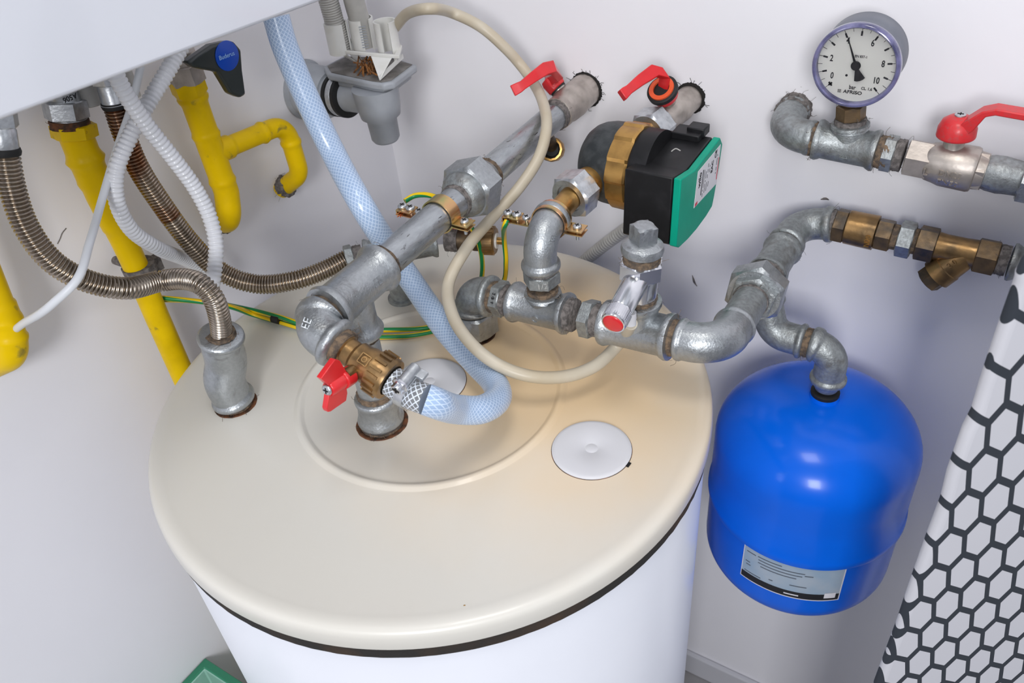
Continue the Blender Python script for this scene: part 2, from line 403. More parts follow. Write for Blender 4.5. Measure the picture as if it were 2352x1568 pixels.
nt_ = nrm((at(1444, 1068, z=LZ)-o1)*A(1,1,0))
build('notch_tab', MB().box(o1+nt_*.0405+Z*.0004, .0016, .0030, .0007, nt_, np.cross(Z, nt_)), BLACKP, c1)
lidcap(A(-.006, .006, 0), .0405, 'round white plastic cap mid lid, half hidden by the blue hose')
sp = at(1067, 1391, z=LZ)
tag(build('rust_speck', MB().lathe(sp, Z, [(0, .0013), (.0004, .0009)], n=12), BRASSB), 'tiny orange rust speck on the front of the cream tank lid', 'speck')
def hole_ring(c, r, label):
    t = thing('pipe_grommet', label, 'grommet', (*c[:2], LZ)); o = A(c[0], c[1], LZ)
    build('rusty_edge', MB().lathe(o, Z, [(0, r*.6), (0, r), (.0007, r-.0006), (.0007, r-.003), (.0002, r-.004)], n=48, rough=.0005), RUST, t)
    hemp(o+Z*.0012, Z, .0022, r-.005, t, strands=16, name='frayed_hemp')
    return t

# ------------------------------------------------------------------ main cold pipe (run A)
H = A(-.014, -.068, LZ)
TA = A(-.014, -.068, .165)
WA = A(-.027, WY, .170); dA = nrm(WA-TA)
hole_ring(H, .0275, 'ragged rusty hole in the lid where the thick front pipe goes in')
ra = thing('pipe_run', 'thick galvanised pipe run from the lid to the left wall valve, with big hexagon union', 'pipe', H)
s1 = ln((862, 905), H, Z)
# lower socket
L = s1[2]-.002
build('socket', MB().lathe(H+Z*.003, Z, [(0,.0215),(.001,.0235),(.005,.0245),(.009,.0232),(.012,.0222),(L-.010,.0205),(L-.007,.0222),(L-.003,.0226),(L-.001,.0212),(L,.018)], n=44), GALV, ra, angle=50)
hemp(s1+Z*.002, Z, .006, .0185, ra)
TB = ln((838, 762), H, Z)
pipe('riser', s1, TB, .0168, GALV, ra)
hemp(TB-Z*.002, Z, .007, .0182, ra, strands=10)
ta0 = ln((745, 712), TA, Y); ta0 = TA + dA*(ta0-TA)[1]; ta1 = TA + dA*.047
tee('tee_fitting', ta0, ta1, TA, TB, .0210, .0195, GALV, ra, bl=.009, bead=.0042)
text('cast_lettering', 'EE', GALV, TA+A(.0195,.018,.006), Y, A(-.35,0,1), .011, ra, depth=.0006)
hemp(ta1+dA*.003, dA, .008, .0188, ra, strands=10)
# long pipe to the union
UA = ln((1078, 436), TA, dA)
pipe('long_pipe', ta1, UA-dA*.008, .0168, GALVP, ra)
# union: collar ring, big nut, tail
un = build('union_nut', MB().nut(UA+dA*.006, dA, .032, .0575, rot=.2, ch=.005), GALV, ra, angle=25)
build('union_collar', MB().lathe(UA-dA*.024, dA, [(0,.0178),(.003,.0220),(.008,.0250),(.014,.0262),(.024,.0266)], n=44), GALVD, ra, angle=45)
hemp(UA-dA*.026, dA, .005, .0182, ra, m=DUST, strands=6)
build('union_tail', MB().lathe(UA+dA*.018, dA, [(0,.0225),(.010,.0225),(.012,.0205),(.016,.0195)], n=40), GALVD, ra)
hemp(UA+dA*.037, dA, .008, .0185, ra, strands=12)
VA = ln((1300, 243), TA, dA)
pipe('wall_pipe', UA+dA*.034, VA-dA*.030, .0168, GALVP, ra)
hemp(VA-dA*.028, dA, .012, .0188, ra, m=DUST, strands=8)
# end elbow
E0 = TA + dA*(ln((720, 757), TA, Y)-TA)[1]
EB = at(897, 873, y=E0[1]); dE = nrm(EB-E0)
hemp(ta0-dA*.003, dA, .008, .0185, ra, strands=14)
elbow('elbow_fitting', ta0-dA*.004, E0, E0+dE*.032, .0200, GALV, ra, bl=.009, bend=.021)
nE = nrm(nrm(CAM-E0)-CM[:,0]*.28)
text('cast_lettering', 'EE', GALV, E0+nE*.0212+A(0,.004,0), nrm(CM[:,0]*.35+CM[:,1]*.95-((CM[:,0]*.35+CM[:,1]*.95)@nE)*nE), np.cross(nE, nrm(CM[:,0]*.35+CM[:,1]*.95)), .010, ra, depth=.0012)

# brass drain valve with red butterfly
dv = thing('drain_valve', 'brass drain cock with a red butterfly handle feeding the blue hose', 'valve', E0+dE*.05)
V0 = E0+dE*.034
hemp(V0+dE*.001, dE, .009, .0165, dv, strands=18, m=HEMP)
build('body', MB().lathe(V0, dE, [(0,.0135),(.006,.0140),(.007,.0125),(.015,.0125),(.018,.0150),(.026,.0152),(.029,.0165),(.038,.0168),(.040,.0155),(.046,.0150)], n=40), BRASS, dv, angle=30)
mb = MB(); q0 = V0+dE*.036
mb.lathe(q0, dE, [(0,.0155),(.001,.0190),(.016,.0196),(.0185,.0188),(.0187,.0145),(.012,.0140)], n=48)
a_, b_, c_ = frame(dE)
for k in range(18):
    t = 2*math.pi*k/18; d = a_*math.cos(t)+b_*math.sin(t)
    mb.box(q0+dE*.008+d*.0198, .0058, .0012, .0013, dE, np.cross(dE, d))
build('ribbed_nut', mb, BRASS, dv, angle=30)
build('inner_washer', MB().lathe(q0+dE*.014, dE, [(0,.0142),(.002,.0142)], n=32), RUBBER, dv)
# square cast emblem on body
fr = nrm(A(.25,-.45,.85)); fr = nrm(fr-(fr@dE)*dE)
mb = MB(); cc = V0+dE*.030+fr*.0168; ss = np.cross(fr, dE)
for sx in (-1,1):
    mb.box(cc+dE*.0045*sx, .0004, .0045, .0004, dE, ss); mb.box(cc+ss*.0045*sx, .0045, .0004, .0004, dE, ss)
mb.lathe(cc-fr*.0004, fr, [(0,.0026),(.0006,.0026),(.0006,.0018),(0,.0017)], n=20)
build('cast_mark', mb, BRASS, dv)
# butterfly handle : stem points straight to the front, wings above and below it
hb = V0+dE*.026; hx_ = hb[0]-.002
q_ = lambda px, py: at(px, py, x=hx_)
hubp_, hc = q_(799, 864), q_(755, 893); sd = nrm(hc-hubp_); Ls = np.linalg.norm(hc-hubp_)
build('stem', MB().lathe(hb-sd*.002, sd, [(0,.0052),(np.linalg.norm(hubp_-hb)+.006,.0052)], n=20), BRASS, dv)
ha = MB()
ha.lathe(hubp_-sd*.004, sd, [(0,.0078),(.001,.0086),(.011,.0086),(.012,.0078)], n=28)
ha.lathe(hubp_, sd, [(0,.0070),(Ls-.001,.0070),(Ls+.001,.0060)], n=28)
for poly in ([(732,867),(764,823),(775,825),(787,845),(800,860),(795,885),(757,890)], [(751,897),(790,880),(793,900),(790,918),(754,943),(748,944),(745,937)]):
    pp = [q_(*u)-X*.0028 for u in poly]; ha.prism(pp, X*.0056)
build('handle', ha, RED, dv, bevel=.0013, bseg=3, label='red plastic butterfly handle')
screw('handle_screw', hc+sd*.0010, sd, .0050, .0026, dv)
# hose barb inside hose
HE = V0+dE*.056
# ------------------------------------------------------------------ blue braided hose
hz = [at(634,38,x=-.20), at(652,100,x=-.195), at(700,215,x=-.180), at(765,350,x=-.155), at(835,478,z=.165), at(895,572,z=.108), at(955,660,z=.070), at(1022,755,z=.044), at(1092,832,z=.034),
      at(1136,880,z=.038), at(1143,915,z=.048), at(1106,940,z=.064), at(1050,940,z=.082), at(990, 921, y=HE[1]+.002), ln((940,902), V0, dE), HE+dE*.004, HE]
bp_ = smooth(hz, .004)
hz_t = thing('braided_hose', 'light blue braided hose looping over the lid to the brass drain cock', 'hose', (.08,-.06,LZ))
ncl = 6
L_all = len(bp_)
mb = MB().sweep(bp_[:L_all-9], .0136, n=32, uv=True); build('hose_tube', mb, BRAID, hz_t, angle=70)
mb = MB().sweep(bp_[L_all-10:], .0134, n=32, uv=True); build('clear_end', mb, BRAIDC, hz_t, angle=70, label='clear end of the hose with the braid showing')
# hose clamp
hc_t = thing('hose_clamp', 'steel worm-drive hose clamp on the end of the blue hose at the drain cock', 'clamp', HE)
cc = bp_[L_all-5]; cax = nrm(bp_[L_all-7]-bp_[L_all-3])
build('band', MB().lathe(cc-cax*.0045, cax, [(0,.0136),(0,.0145),(.009,.0145),(.009,.0136)], n=40), ZINC, hc_t, angle=30)
up_ = nrm(at(905,852,y=cc[1]-.004)-cc); up_ = nrm(up_-(up_@cax)*cax); sc = nrm(np.cross(cax, up_))
if sc@(CAM-cc) < 0: sc = -sc
hw = cc+up_*.0195
build('worm_housing', MB().lathe(hw-sc*.016, sc, [(0,.0035),(.001,.0052),(.022,.0052),(.023,.0035)], n=20).box(cc+up_*.0150, .0055, .008, .0012, cax, sc), ZINC, hc_t, angle=40, bevel=.0004)
build('tail_clip', MB().box(hw+cax*.008-sc*.012-up_*.002, .004, .0045, .0022, cax, sc), ZINC, hc_t, bevel=.0006)
ws = build('worm_screw', MB().lathe(hw+sc*.004, sc, [(0,.0045),(.002,.0076),(.004,.0078),(.0045,.0060)], n=28).nut(hw+sc*.0105, sc, .006, .0095), CHROME, hc_t, angle=30)
a1 = nrm(up_); x = MB(); x.box(hw+sc*.0137, .0034, .0007, .0004, a1, cax); x.box(hw+sc*.0137, .0007, .0034, .0004, a1, cax); build('cross_slot', x, DARK, ws)

# ------------------------------------------------------------------ earth clamps
def earth_clamp(c, ax, r, label, wireout):
    "strap over a pipe, ear with screw on the right, terminal bar with three screws on the left"
    t = thing('earth_clamp', label, 'clamp', c)
    ax = nrm(ax); side = nrm(np.cross(ax, Z)); up = np.cross(side, ax)
    # strap: arch over top from left ear to right ear
    def strip(pts, w, th, name, m):
        mb = MB(); n = len(pts); Rr = []
        for i, p in enumerate(pts):
            tg = nrm(pts[min(i+1, n-1)]-pts[max(i-1, 0)]); nn = np.cross(ax, tg)
            Rr.append([p-ax*w/2-nn*th/2, p+ax*w/2-nn*th/2, p+ax*w/2+nn*th/2, p-ax*w/2+nn*th/2])
        mb.rings(Rr); return build(name, mb, m, t, angle=40)
    arc = [c+side*(r+.001)*math.cos(a)+up*(r+.001)*math.sin(a) for a in np.linspace(math.radians(-12), math.radians(192), 30)]
    e = c+side*(r+.0005)-up*.0040
    arc = [c+side*(r+.019)-up*.0040, c+side*(r+.010)-up*.0040, c+side*(r+.003)-up*.0038] + arc[:]
    arc += [c-side*(r+.003)-up*.0036]
    strip(arc, .016, .0013, 'strap', YZINC)
    arc2 = [c+side*(r+.001)*math.cos(a)+up*(r+.001)*math.sin(a) for a in np.linspace(math.radians(-24), math.radians(-156), 24)]
    arc2 = [c+side*(r+.019)-up*.0085, c+side*(r+.010)-up*.0085, c+side*(r+.0015)-up*.0082] + arc2 + [c-side*(r+.003)-up*.0085, c-side*(r+.038)-up*.0085]
    strip(arc2, .015, .0013, 'lower_strap', YZINC)
    screw('ear_screw', c+side*(r+.011)-up*.0034, up, .0046, .0034, t, shaft=.014)
    bar = c-side*(r+.020)
    screw('strap_screw', c-side*(r+.0115)-up*.0046, up, .0044, .0036, t, shaft=.006)
    build('terminal_plate', MB().box(c-side*(r+.0275)-up*.0035, .0095, .0075, .0009, side, ax).box(c-side*(r+.0365)-up*.006, .0007, .0075, .003, side, ax), YZINC, t, bevel=.0004)
    screw('terminal_screw', c-side*(r+.0225)-up*.0026, up, .0050, .0036, t, shaft=.010)
    screw('terminal_screw', c-side*(r+.0330)-up*.0026, up, .0050, .0036, t, shaft=.010)
    cw = MB()
    for k in range(8):
        p = c-side*(r+.031)-up*.0062-ax*.0070+(rng.rand(3)-.5)*.003; cw.sweep([p+ax*.006, p, p-ax*.004-up*.002*rng.rand()+side*(rng.rand()-.5)*.006], .0005, n=5)
    build('bare_copper', cw, COPPER, t, label='bare copper strands')
    return t, c-side*(r+.031)-up*.0062-ax*.011
CA = ln((1012, 490), TA, dA)
tcA, wa = earth_clamp(CA, dA, .0175, 'copper-coloured earth clamp with screws on the thick front pipe, below its big union', None)

# ------------------------------------------------------------------ ball valves
def lever(mb, hub, d, up, pts, w0, w1, th=.0045):
    "flat lever: list of (along, up) stations"
    sd_ = np.cross(d, up); Rr = []
    n = len(pts)
    for i, (s_, u_) in enumerate(pts):
        p = hub+d*s_+up*u_; q0_ = pts[max(i-1,0)]; q1_ = pts[min(i+1,n-1)]; tg = nrm(d*(q1_[0]-q0_[0])+up*(q1_[1]-q0_[1])); nn = np.cross(tg, sd_)
        w_ = w0+(w1-w0)*i/(n-1)
        Rr.append([p-sd_*w_/2-nn*th/2, p+sd_*w_/2-nn*th/2, p+sd_*w_/2+nn*th/2, p-sd_*w_/2+nn*th/2])
    mb.rings(Rr)
def plaster_gap(o, r, parent):
    n = 60; Rr = []
    for k, (y, q) in enumerate(((-.0025, .80), (-.0035, .90), (-.0015, .99), (.001, 1.02))):
        Rr.append([o+A(math.cos(2*math.pi*j/n)*r*q*(1+.14*(rng.rand()-.5)), y, math.sin(2*math.pi*j/n)*r*q*(1+.07*(rng.rand()-.5))) for j in range(n)])
    mb = MB().rings(Rr)
    for k in range(14):
        t = rng.rand()*6.28; d = A(math.cos(t), 0, math.sin(t)); p = o+d*r*1.0-Y*.002; mb.sweep([p, p+d*.004-Y*.003*rng.rand(), p+d*.006+(rng.rand(3)-.5)*.006-Y*.002], .0003, n=4)
    return build('wall_gap_fluff', mb, DARK, parent, angle=80)
v1 = thing('ball_valve', 'nickel ball valve with a red lever, at the wall end of the thick pipe', 'valve', VA)
build('body', MB().lathe(VA-dA*.026, dA, [(0,.0175),(.001,.0200),(.010,.0202),(.012,.0185),(.018,.0185),(.026,.0215),(.044,.0225),(.052,.0215),(.060,.0215),(.095,.0210),(.115,.0215)], n=44), NICKEL, v1, angle=40)
plaster_gap(A((VA+dA*((WY-VA[1])/dA[1]))[0], WY, VA[2]), .0235, v1)
hubp = at(1285, 208, y=VA[1]+.012); upv = nrm(hubp-(VA+dA*.012))
build('stem', MB().lathe(VA+dA*.012+upv*.016, upv, [(0,.0095),(.006,.0095),(.006,.006),(.016,.006)], n=28), NICKEL, v1)
build('stem_washer', MB().lathe(VA+dA*.012+upv*.022, upv, [(0,.0112),(.0022,.0112)], n=32), RUBBER, v1)
hv = VA+dA*.012+upv*.026
def traced_lever(P_, W_, th, mb):
    wd = nrm(np.cross(nrm(P_[-2]-P_[2]), nrm(CAM-P_[2]))); Rr = []
    for i, p in enumerate(P_):
        tg = nrm(P_[min(i+1,len(P_)-1)]-P_[max(i-1,0)]); w = nrm(wd-(wd@tg)*tg); tt = np.cross(w, tg); W = W_[i]/2
        Rr.append([p-w*W-tt*th, p+w*W-tt*th, p+w*W+tt*th, p-w*W+tt*th])
    return mb.rings(Rr)
yv = VA[1]
mb = MB().lathe(hv-upv*.002, upv, [(0,.0118),(.001,.0136),(.013,.0136),(.018,.0115),(.0185,.003)], n=8, rot=.3)
hc_ = hv+upv*.013
traced_lever([hc_, at(1280,172,y=yv-.008), at(1268,155,y=yv-.020), at(1250,159,y=yv-.034), at(1222,179,y=yv-.052), at(1200,196,y=yv-.064), at(1192,201,y=yv-.067), at(1177,209,y=yv-.073)], (.016,.015,.0155,.0150,.0125,.0108,.0125,.0135), .0046, mb)
build('handle', mb, RED, v1, angle=30, bevel=.0010, label='red lever')
screw('handle_screw', hv+upv*.0160, upv, .0045, .0024, v1)

# ------------------------------------------------------------------ second run (B): nut on lid, elbow, two tees, safety valve, union
M0 = A(-.007, .102, .059)
hole_ring(A(M0[0], M0[1], 0), .0225, 'rusty hole in the lid under the hexagon nut behind the clear tube')
rb = thing('pipe_run', 'galvanised pipe run low over the back of the lid, with two tees and hexagon nipples', 'pipe', (M0[0], M0[1], LZ))
MR = at(1655, 800, y=.102); dM = nrm(MR-M0)
build('floor_nut', MB().nut(A(M0[0],M0[1],.0200), Z, .030, .049, rot=.25, ch=.004), GALV, rb, angle=25)
build('neck', MB().lathe(A(M0[0],M0[1],LZ), Z, [(0,.0165),(.007,.0165)], n=32), GALVD, rb)
e1 = M0+dM*.030
elbow('elbow_fitting', A(M0[0],M0[1],.034), M0, e1, .0205, GALVD, rb, bl=.008, bend=.022)
hemp(e1+dM*.003, dM, .007, .0180, rb, strands=12)
N1 = ln((1152, 682), M0, dM)
build('hex_nipple', MB().nut(N1, dM, .012, .036, rot=.4), GALVD, rb, angle=25)
text('stamped_lettering', '2 Ф 6', INK, N1+nrm(A(-.0,-.83,.56))*.0183, A(0,-.56,-.83), -dM*1, .0052, rb, depth=.0002)
hemp(N1+dM*.008, dM, .005, .0170, rb, m=DUST, strands=8)
t1a, t1b = ln((1180, 690), M0, dM), ln((1305, 728), M0, dM)
TM = ln((1250, 705), M0, dM)
PE = ln((1247, 545), TM, Z)
TU = ln((1246, 668), TM, Z)
tee('tee_fitting', t1a, t1b, TM, TU, .0200, .0170, GALV, rb, bl=.007)
build('cast_mark', MB().lathe(TM+nrm(A(.0,-.9,-.05))*.0197+dM*.0, nrm(A(0,-.9,-.05)), [(0,.0042),(.0007,.0042),(.0007,.0032),(0,.0031)], n=24), GALV, rb)
hemp(TU+Z*.002, Z, .006, .0165, rb, m=HEMP, strands=10)
HN = ln((1245, 636), TM, Z)
build('hex_nipple', MB().nut(HN, Z, .014, .034, rot=.35), GALVD, rb, angle=25)
fr2 = nrm(A(CAM[0]-HN[0], CAM[1]-HN[1], 0))
fang = frame(Z); 
text('stamped_lettering', '1/2', ZINC, HN+fr2*.0178, np.cross(Z, fr2), Z, .009, rb, depth=.0005)
hemp(t1b+dM*.003, dM, .008, .0178, rb, m=DUST, strands=12)
N2 = ln((1352, 742), M0, dM)
build('hex_nipple', MB().nut(N2, dM, .013, .037, rot=.1), GALVD, rb, angle=25)
hemp(N2+dM*.011, dM, .010, .0172, rb, m=DUST, strands=14)
t2a, t2b = ln((1385, 752), M0, dM), ln((1540, 797), M0, dM)
T2 = ln((1462, 772), M0, dM)
T2U = T2+nrm(ln((1487, 700), T2, Z)-T2)*.038
tee('tee_fitting', t2a, t2b, T2, T2U, .0212, .0200, GALV, rb, bl=.008)
hemp(t2b+dM*.004, dM, .010, .0185, rb, strands=22)
# big elbow towards the wall union
UB = at(1738, 668, y=.245); dU = nrm(at(1838, 512, y=.385)-MR)
dU = nrm(at(1738, 668, y=.240)-MR)
elbow('elbow_fitting', t2b+dM*.006, MR, MR+dU*.052, .0200, GALV, rb, bl=.006, bend=.030, bead=.0016)
UBn = MR+dU*np.linalg.norm(at(1738,668,y=.240)-MR)
pipe('union_spigot', MR+dU*.046, UBn-dU*.012, .0182, GALVD, rb)
build('inner_hex', MB().nut(UBn-dU*.018, dU, .012, .044, rot=.2), GALVD, rb, angle=25)
build('union_nut', MB().nut(UBn, dU, .028, .058, rot=.1, ch=.005), GALV, rb, angle=25)
hemp(UBn-dU*.028, dU, .004, .0188, rb, m=DUST, strands=8)
TW = at(1790, 595, y=.315); RE = at(1835, 512, y=.385)
dV = nrm(RE-UBn)
tw = ln((1772, 622), UBn, dV)
build('union_tail', MB().lathe(UBn+dV*.012, dV, [(0,.0235),(.006,.0225),(.010,.0195),(.016,.019)], n=40), GALVD, rb)
hemp(UBn+dV*.027, dV, .007, .0205, rb, m=DUST, strands=6)
tw0, tw1 = UBn+dV*.030, UBn+dV*.088
TC = UBn+dV*.056
BE = at(1775, 765, y=TC[1]-.012); 
tee('tee_fitting', tw0, tw1, TC, A(TC[0]-.002, TC[1]-.004, (TC[2]+BE[2])/2-.004), .0195, .0185, GALVD, rb, bl=.007)
hemp(tw1+dV*.004, dV, .008, .0178, rb, m=DUST, strands=8)
RE2 = at(1915, 515, y=.385)
elbow('elbow_fitting', tw1+dV*.006, RE, RE2, .0185, GALVD, rb, bl=.009, bend=.026)
# branch down to the blue vessel
B0 = A(TC[0]-.002, TC[1]-.004, (TC[2]+BE[2])/2-.002)
NK = at(1897, 893, y=TC[1]-.012)
E2 = at(1905, 800, y=TC[1]-.012); E2 = A(NK[0], NK[1], E2[2])
mid = BE*.47+E2*.53
hemp(B0, Z, .006, .0165, rb, m=DUST, strands=6)
elbow('elbow_fitting', B0-Z*.002, BE, mid, .0180, GALVD, rb, bl=.007, bend=.024)
hemp(mid+nrm(E2-BE)*.004, nrm(E2-BE), .009, .0172, rb, strands=12)
elbow('elbow_fitting', mid+nrm(E2-BE)*.007, E2, A(NK[0],NK[1],NK[2]+.012), .0180, GALVD, rb, bl=.009, bend=.022)
build('reducer', MB().lathe(A(NK[0],NK[1],NK[2]+.002), Z, [(0,.013),(.010,.0165),(.012,.0165)], n=32), GALVD, rb)

# safety valve on tee 2
sv = thing('safety_valve', 'chrome safety valve with a red cap disc and square-headed plug, right of the lid', 'valve', T2U)
top = at(1478, 535, y=T2[1]+.003); dS = nrm(top-T2U)
hemp(T2U+dS*.001, dS, .006, .0180, sv, strands=18)
hp = lambda px, py: (ln((px, py), T2U, dS)-T2U)@dS
h1, h2, h3, h4, h5 = hp(1476,632), hp(1476,598), hp(1476,580), hp(1476,560), hp(1476,530)
build('body', MB().lathe(T2U, dS, [(0,.0165),(.004,.0172),(h1,.0172),(h1+.001,.0185)], n=44), CHROME, sv, angle=40)
build('hex_collar', MB().nut(T2U+dS*(h1+h2)/2, dS, (h2-h1)*1.05, .0385, rot=.9), CHROME, sv, angle=25)
hemp(T2U+dS*(h2+.003), dS, .009, .0178, sv, strands=6)
pl = MB().lathe(T2U+dS*(h3-.001), dS, [(0,.0175),(.002,.0198),(.006,.0205),(.010,.0195),(.013,.0150),(.014,.012)], n=44)
pl.nut(T2U+dS*(h3+.020), dS, .019, .0192, sides=4, rot=.95, ch=.0025)
build('plug', pl, GALV, sv, angle=30, label='dusty galvanised plug with a square head')
arm0 = T2U+dS*.030
armE = at(1408, 743, y=arm0[1]-.070); dR = nrm(armE-arm0); La = np.linalg.norm(armE-arm0)
build('relief_arm', MB().lathe(arm0, dR, [(0,.0125),(.012,.0125),(La-.018,.0112),(La-.017,.0105)], n=40), CHROME, sv, angle=40)
kn = MB(); a_, b_, c_ = frame(dR)
kn.lathe(arm0+dR*(La-.017), dR, [(0,.0108),(.001,.0120),(.015,.0120),(.017,.0112),(.0172,.0100),(.016,.0098)], n=48)
for k in range(40):
    t = 2*math.pi*k/40; d = a_*math.cos(t)+b_*math.sin(t); kn.box(arm0+dR*(La-.009)+d*.0120, .0065, .0004, .0004, dR, np.cross(dR, d))
build('knurled_cap', kn, CHROME, sv, angle=30)
build('red_disc', MB().lathe(arm0+dR*(La-.002), dR, [(0,.0100),(.002,.0100),(.0032,.0088),(.0038,.006),(.0040,.001)], n=36), RED, sv, angle=50)
nb = at(1452, 742, y=arm0[1]-.034)
build('outlet_nozzle', MB().lathe(nb+A(-.002,.0,.012), A(.1,-.1,-1), [(0,.0058),(.006,.0058),(.008,.0052),(.013,.0052)], n=20), CAPW, sv)

# silicone tube
tp = [at(908,62,x=-.235), at(935,32,x=-.20), at(985,20,x=-.15), at(1040,30,y=.33), at(1105,62,y=.335), at(1165,115,y=.345), at(1192,145,y=.352), at(1222,185,y=.346), at(1247,235,y=.312), at(1255,295,y=.270), at(1238,360,y=.240), at(1193,430,y=.205),
      at(1130,500,y=.165), at(1068,575,z=.115), at(1030,650,z=.092), at(1040,725,z=.080), at(1085,792,z=.068), at(1145,838,z=.056), at(1220,864,z=.046), at(1300,864,z=.038), at(1370,838,z=.036), at(1420,790,z=.045), nb+A(-.001,-.001,.0)]
st = thing('clear_tube', 'long cloudy cream tube looping from the grey drain trap to the safety valve', 'tube', (.06,.02,LZ))
build('tube_wall', MB().sweep(smooth(tp, .005), .0066, n=20), SILI, st, angle=80)

# ------------------------------------------------------------------ pump run
W2 = A(.117, WY, .179); P0 = A(*PE); 
PN = at(1320, 445, y=.190); dP = nrm(W2-PN)
rp = thing('pipe_run', 'short galvanised riser elbow lettered EE leading up to the circulation pump', 'pipe', HN)
hemp(HN+Z*.009, Z, .004, .0160, rp, m=DUST)
el0 = A(HN[0], HN[1], HN[2]+.010)
PEc = A(HN[0], HN[1], PE[2]+.004)
cs = ln((1283, 480), PEc, nrm(PN-PEc))
elbow('elbow_fitting', el0, PEc, PEc+nrm(PN-PEc)*.036, .0172, GALV, rp, bl=.010, bend=.026, bead=.0034)
text('cast_lettering', 'EE', GALV, PEc+A(.0155,.004,-.004), A(0,.75,-.65)*-1, A(0,-.65,-.75)*-1, .009, rp, depth=.0009)
pipe('brass_tail', PEc+nrm(PN-PEc)*.034, PN-dP*.004, .0125, BRASSB, rp)
CB = PEc+nrm(PN-PEc)*.030
tcB, wb = earth_clamp(CB, nrm(PN-PEc), .0178, 'copper-coloured earth clamp with a wire, on the riser elbow just below the pump', None)

PC = PN + dP*(ln((1405, 370), PN, dP)-PN)@dP if False else ln((1405, 370), PN, dP)
pu = thing('circulation_pump', 'black and green circulation pump with a white rating label, mounted between two steel nuts', 'pump', PC)
build('union_nut', MB().nut(PN+dP*.002, dP, .026, .045, rot=.25, bore=.0150, ch=.004), ZINC, pu, angle=25)
build('port', MB().lathe(PN-dP*.004, dP, [(0,.0140),(.018,.0145),(.020,.0175),(.028,.0175),(.045,.0150),(.060,.018)], n=36), BRASSB, pu)
PN2 = ln((1490, 283), PN, dP)
build('union_nut', MB().nut(PN2, dP, .026, .045, rot=.25, ch=.004), ZINC, pu, angle=25)
build('port', MB().lathe(PN2-dP*.045, dP, [(0,.018),(.014,.0155),(.024,.0150),(.036,.0150)], n=36), BRASS, pu)
# insulation shell: thick rounded drum, axis x
r0 = PC - X*.032
build('pump_shell', MB().lathe(r0, X, [(0,.020),(.002,.027),(.006,.0335),(.012,.0390),(.020,.0430),(.030,.0453),(.046,.0462),(.050,.0460),(.054,.044)], n=56), BLACKR, pu, angle=50, label='rough black insulation shell')
rg = ln((1452, 384), PC, X)
mb = MB(); n = 84; RR = []
for sx_, base in ((-.0120,.0440),(-.0115,.0474),(.0095,.0478),(.0120,.0460),(.0120,.040)):
    RR.append([rg+X*sx_+ (Y*math.cos(2*math.pi*j/n)+Z*math.sin(2*math.pi*j/n))*(base+ (.0024*((j%7)/7.-.5) if base > .045 else 0)) for j in range(n)])
build('ring_nut', mb.rings(RR), BRASSB, pu, angle=20, label='toothed brass ring nut')
xf = ln((1607, 440), PC, X)[0]   # face plane
xb = ln((1495, 400), PC, X)[0]
build('motor_can', MB().lathe(rg+X*.009, X, [(0,.0435),(.004,.0445),(xb-rg[0],.0445)], n=56), BLACKP, pu, angle=40)
def onface(pts, x): return [at(px, py, x=x) for px, py in pts]
face = [(1565,412),(1592,394),(1597,391),(1655,316),(1660,330),(1652,385),(1641,450),(1636,474),(1622,497),(1600,527),(1580,550),(1560,569),(1553,567)]
fp = onface(face, xf)
yb = xf-.008
cover = MB().prism([p for p in fp][::-1], -X*.008)
build('front_cover', cover, GREEN, pu, bevel=.0014, bseg=3, angle=40, label='green plastic front cover')
cen = sum(fp)/len(fp)
fb = [p-X*.009 for p in fp]
# black control box behind the cover, same outline, tapering back
box0 = [cen-X*.009+(p-X*.009-(cen-X*.009))*.985 for p in fp]
n = len(box0)
bk = [A(xb-.004, p[1], p[2]) for p in box0]
mb = MB().rings([bk[::-1], [p for p in box0][::-1]])
build('control_box', mb, BLACKP, pu, bevel=.0016, bseg=2, angle=40)
ymx = max(p[1] for p in fp); zmx = max(p[2] for p in fp)
tz = at(1600, 300, x=xf-.030)
build('cable_inlet', MB().box(A(xf-.034, ymx-.014, zmx-.001), .016, .012, .004).box(A(xf-.026, ymx-.008, zmx+.002), .010, .009, .005), BLACKP, pu, bevel=.0012)
# rating label
lp = onface([(1603,394),(1655,331),(1645,421),(1593,478)], xf+.0002)
build('rating_label', MB().prism([lp[0], lp[3], lp[2], lp[1]], X*.0004), LABELW, pu, label='white rating label with black print')
lx = xf+.0008
def lab(u, v):   # u along y 0..1, v down 0..1
    return lp[0]+(lp[1]-lp[0])*u+(lp[3]-lp[0])*v + X*.0006
ydir = nrm(lp[1]-lp[0]); vdir = nrm(lp[3]-lp[0])
text('label_lettering', 'wilo', INK, lab(.13,.33), -vdir, nrm(-ydir)*1, .010, pu, depth=.0001)
text('label_lettering', 'EAC', INK, lab(.68,.38), -vdir, -ydir, .0075, pu, depth=.0001)
text('label_lettering', 'CE', INK, lab(.80,.12), -vdir, -ydir, .0075, pu, depth=.0001)
mb = MB()
for k, (u, v0, v1_) in enumerate(((.26,.10,.92),(.33,.2,.95),(.41,.25,.9),(.49,.15,.6),(.49,.66,.95),(.57,.25,.55),(.57,.7,.9),(.9,.2,.8))):
    nseg = int((v1_-v0)/.05)
    for q in range(nseg):
        if rng.rand() < .18: continue
        c0 = lab(u, v0+(q+.5)*.05); mb.box(c0-X*.0002, .00010, .0010, .0006 if k else .0011, X, nrm(vdir))
build('fine_print', mb, INK, pu)
mb = MB().prism([lab(.03,.90), lab(.03,.99), lab(.13,.99), lab(.13,.90)], X*.0001); mb.prism([lab(.97,.35), lab(.97,.97), lab(1.,.97), lab(1.,.35)], X*.0001)
build('red_print', mb, PAINTR, pu)
ff = at(1598, 356, x=xf-.02)
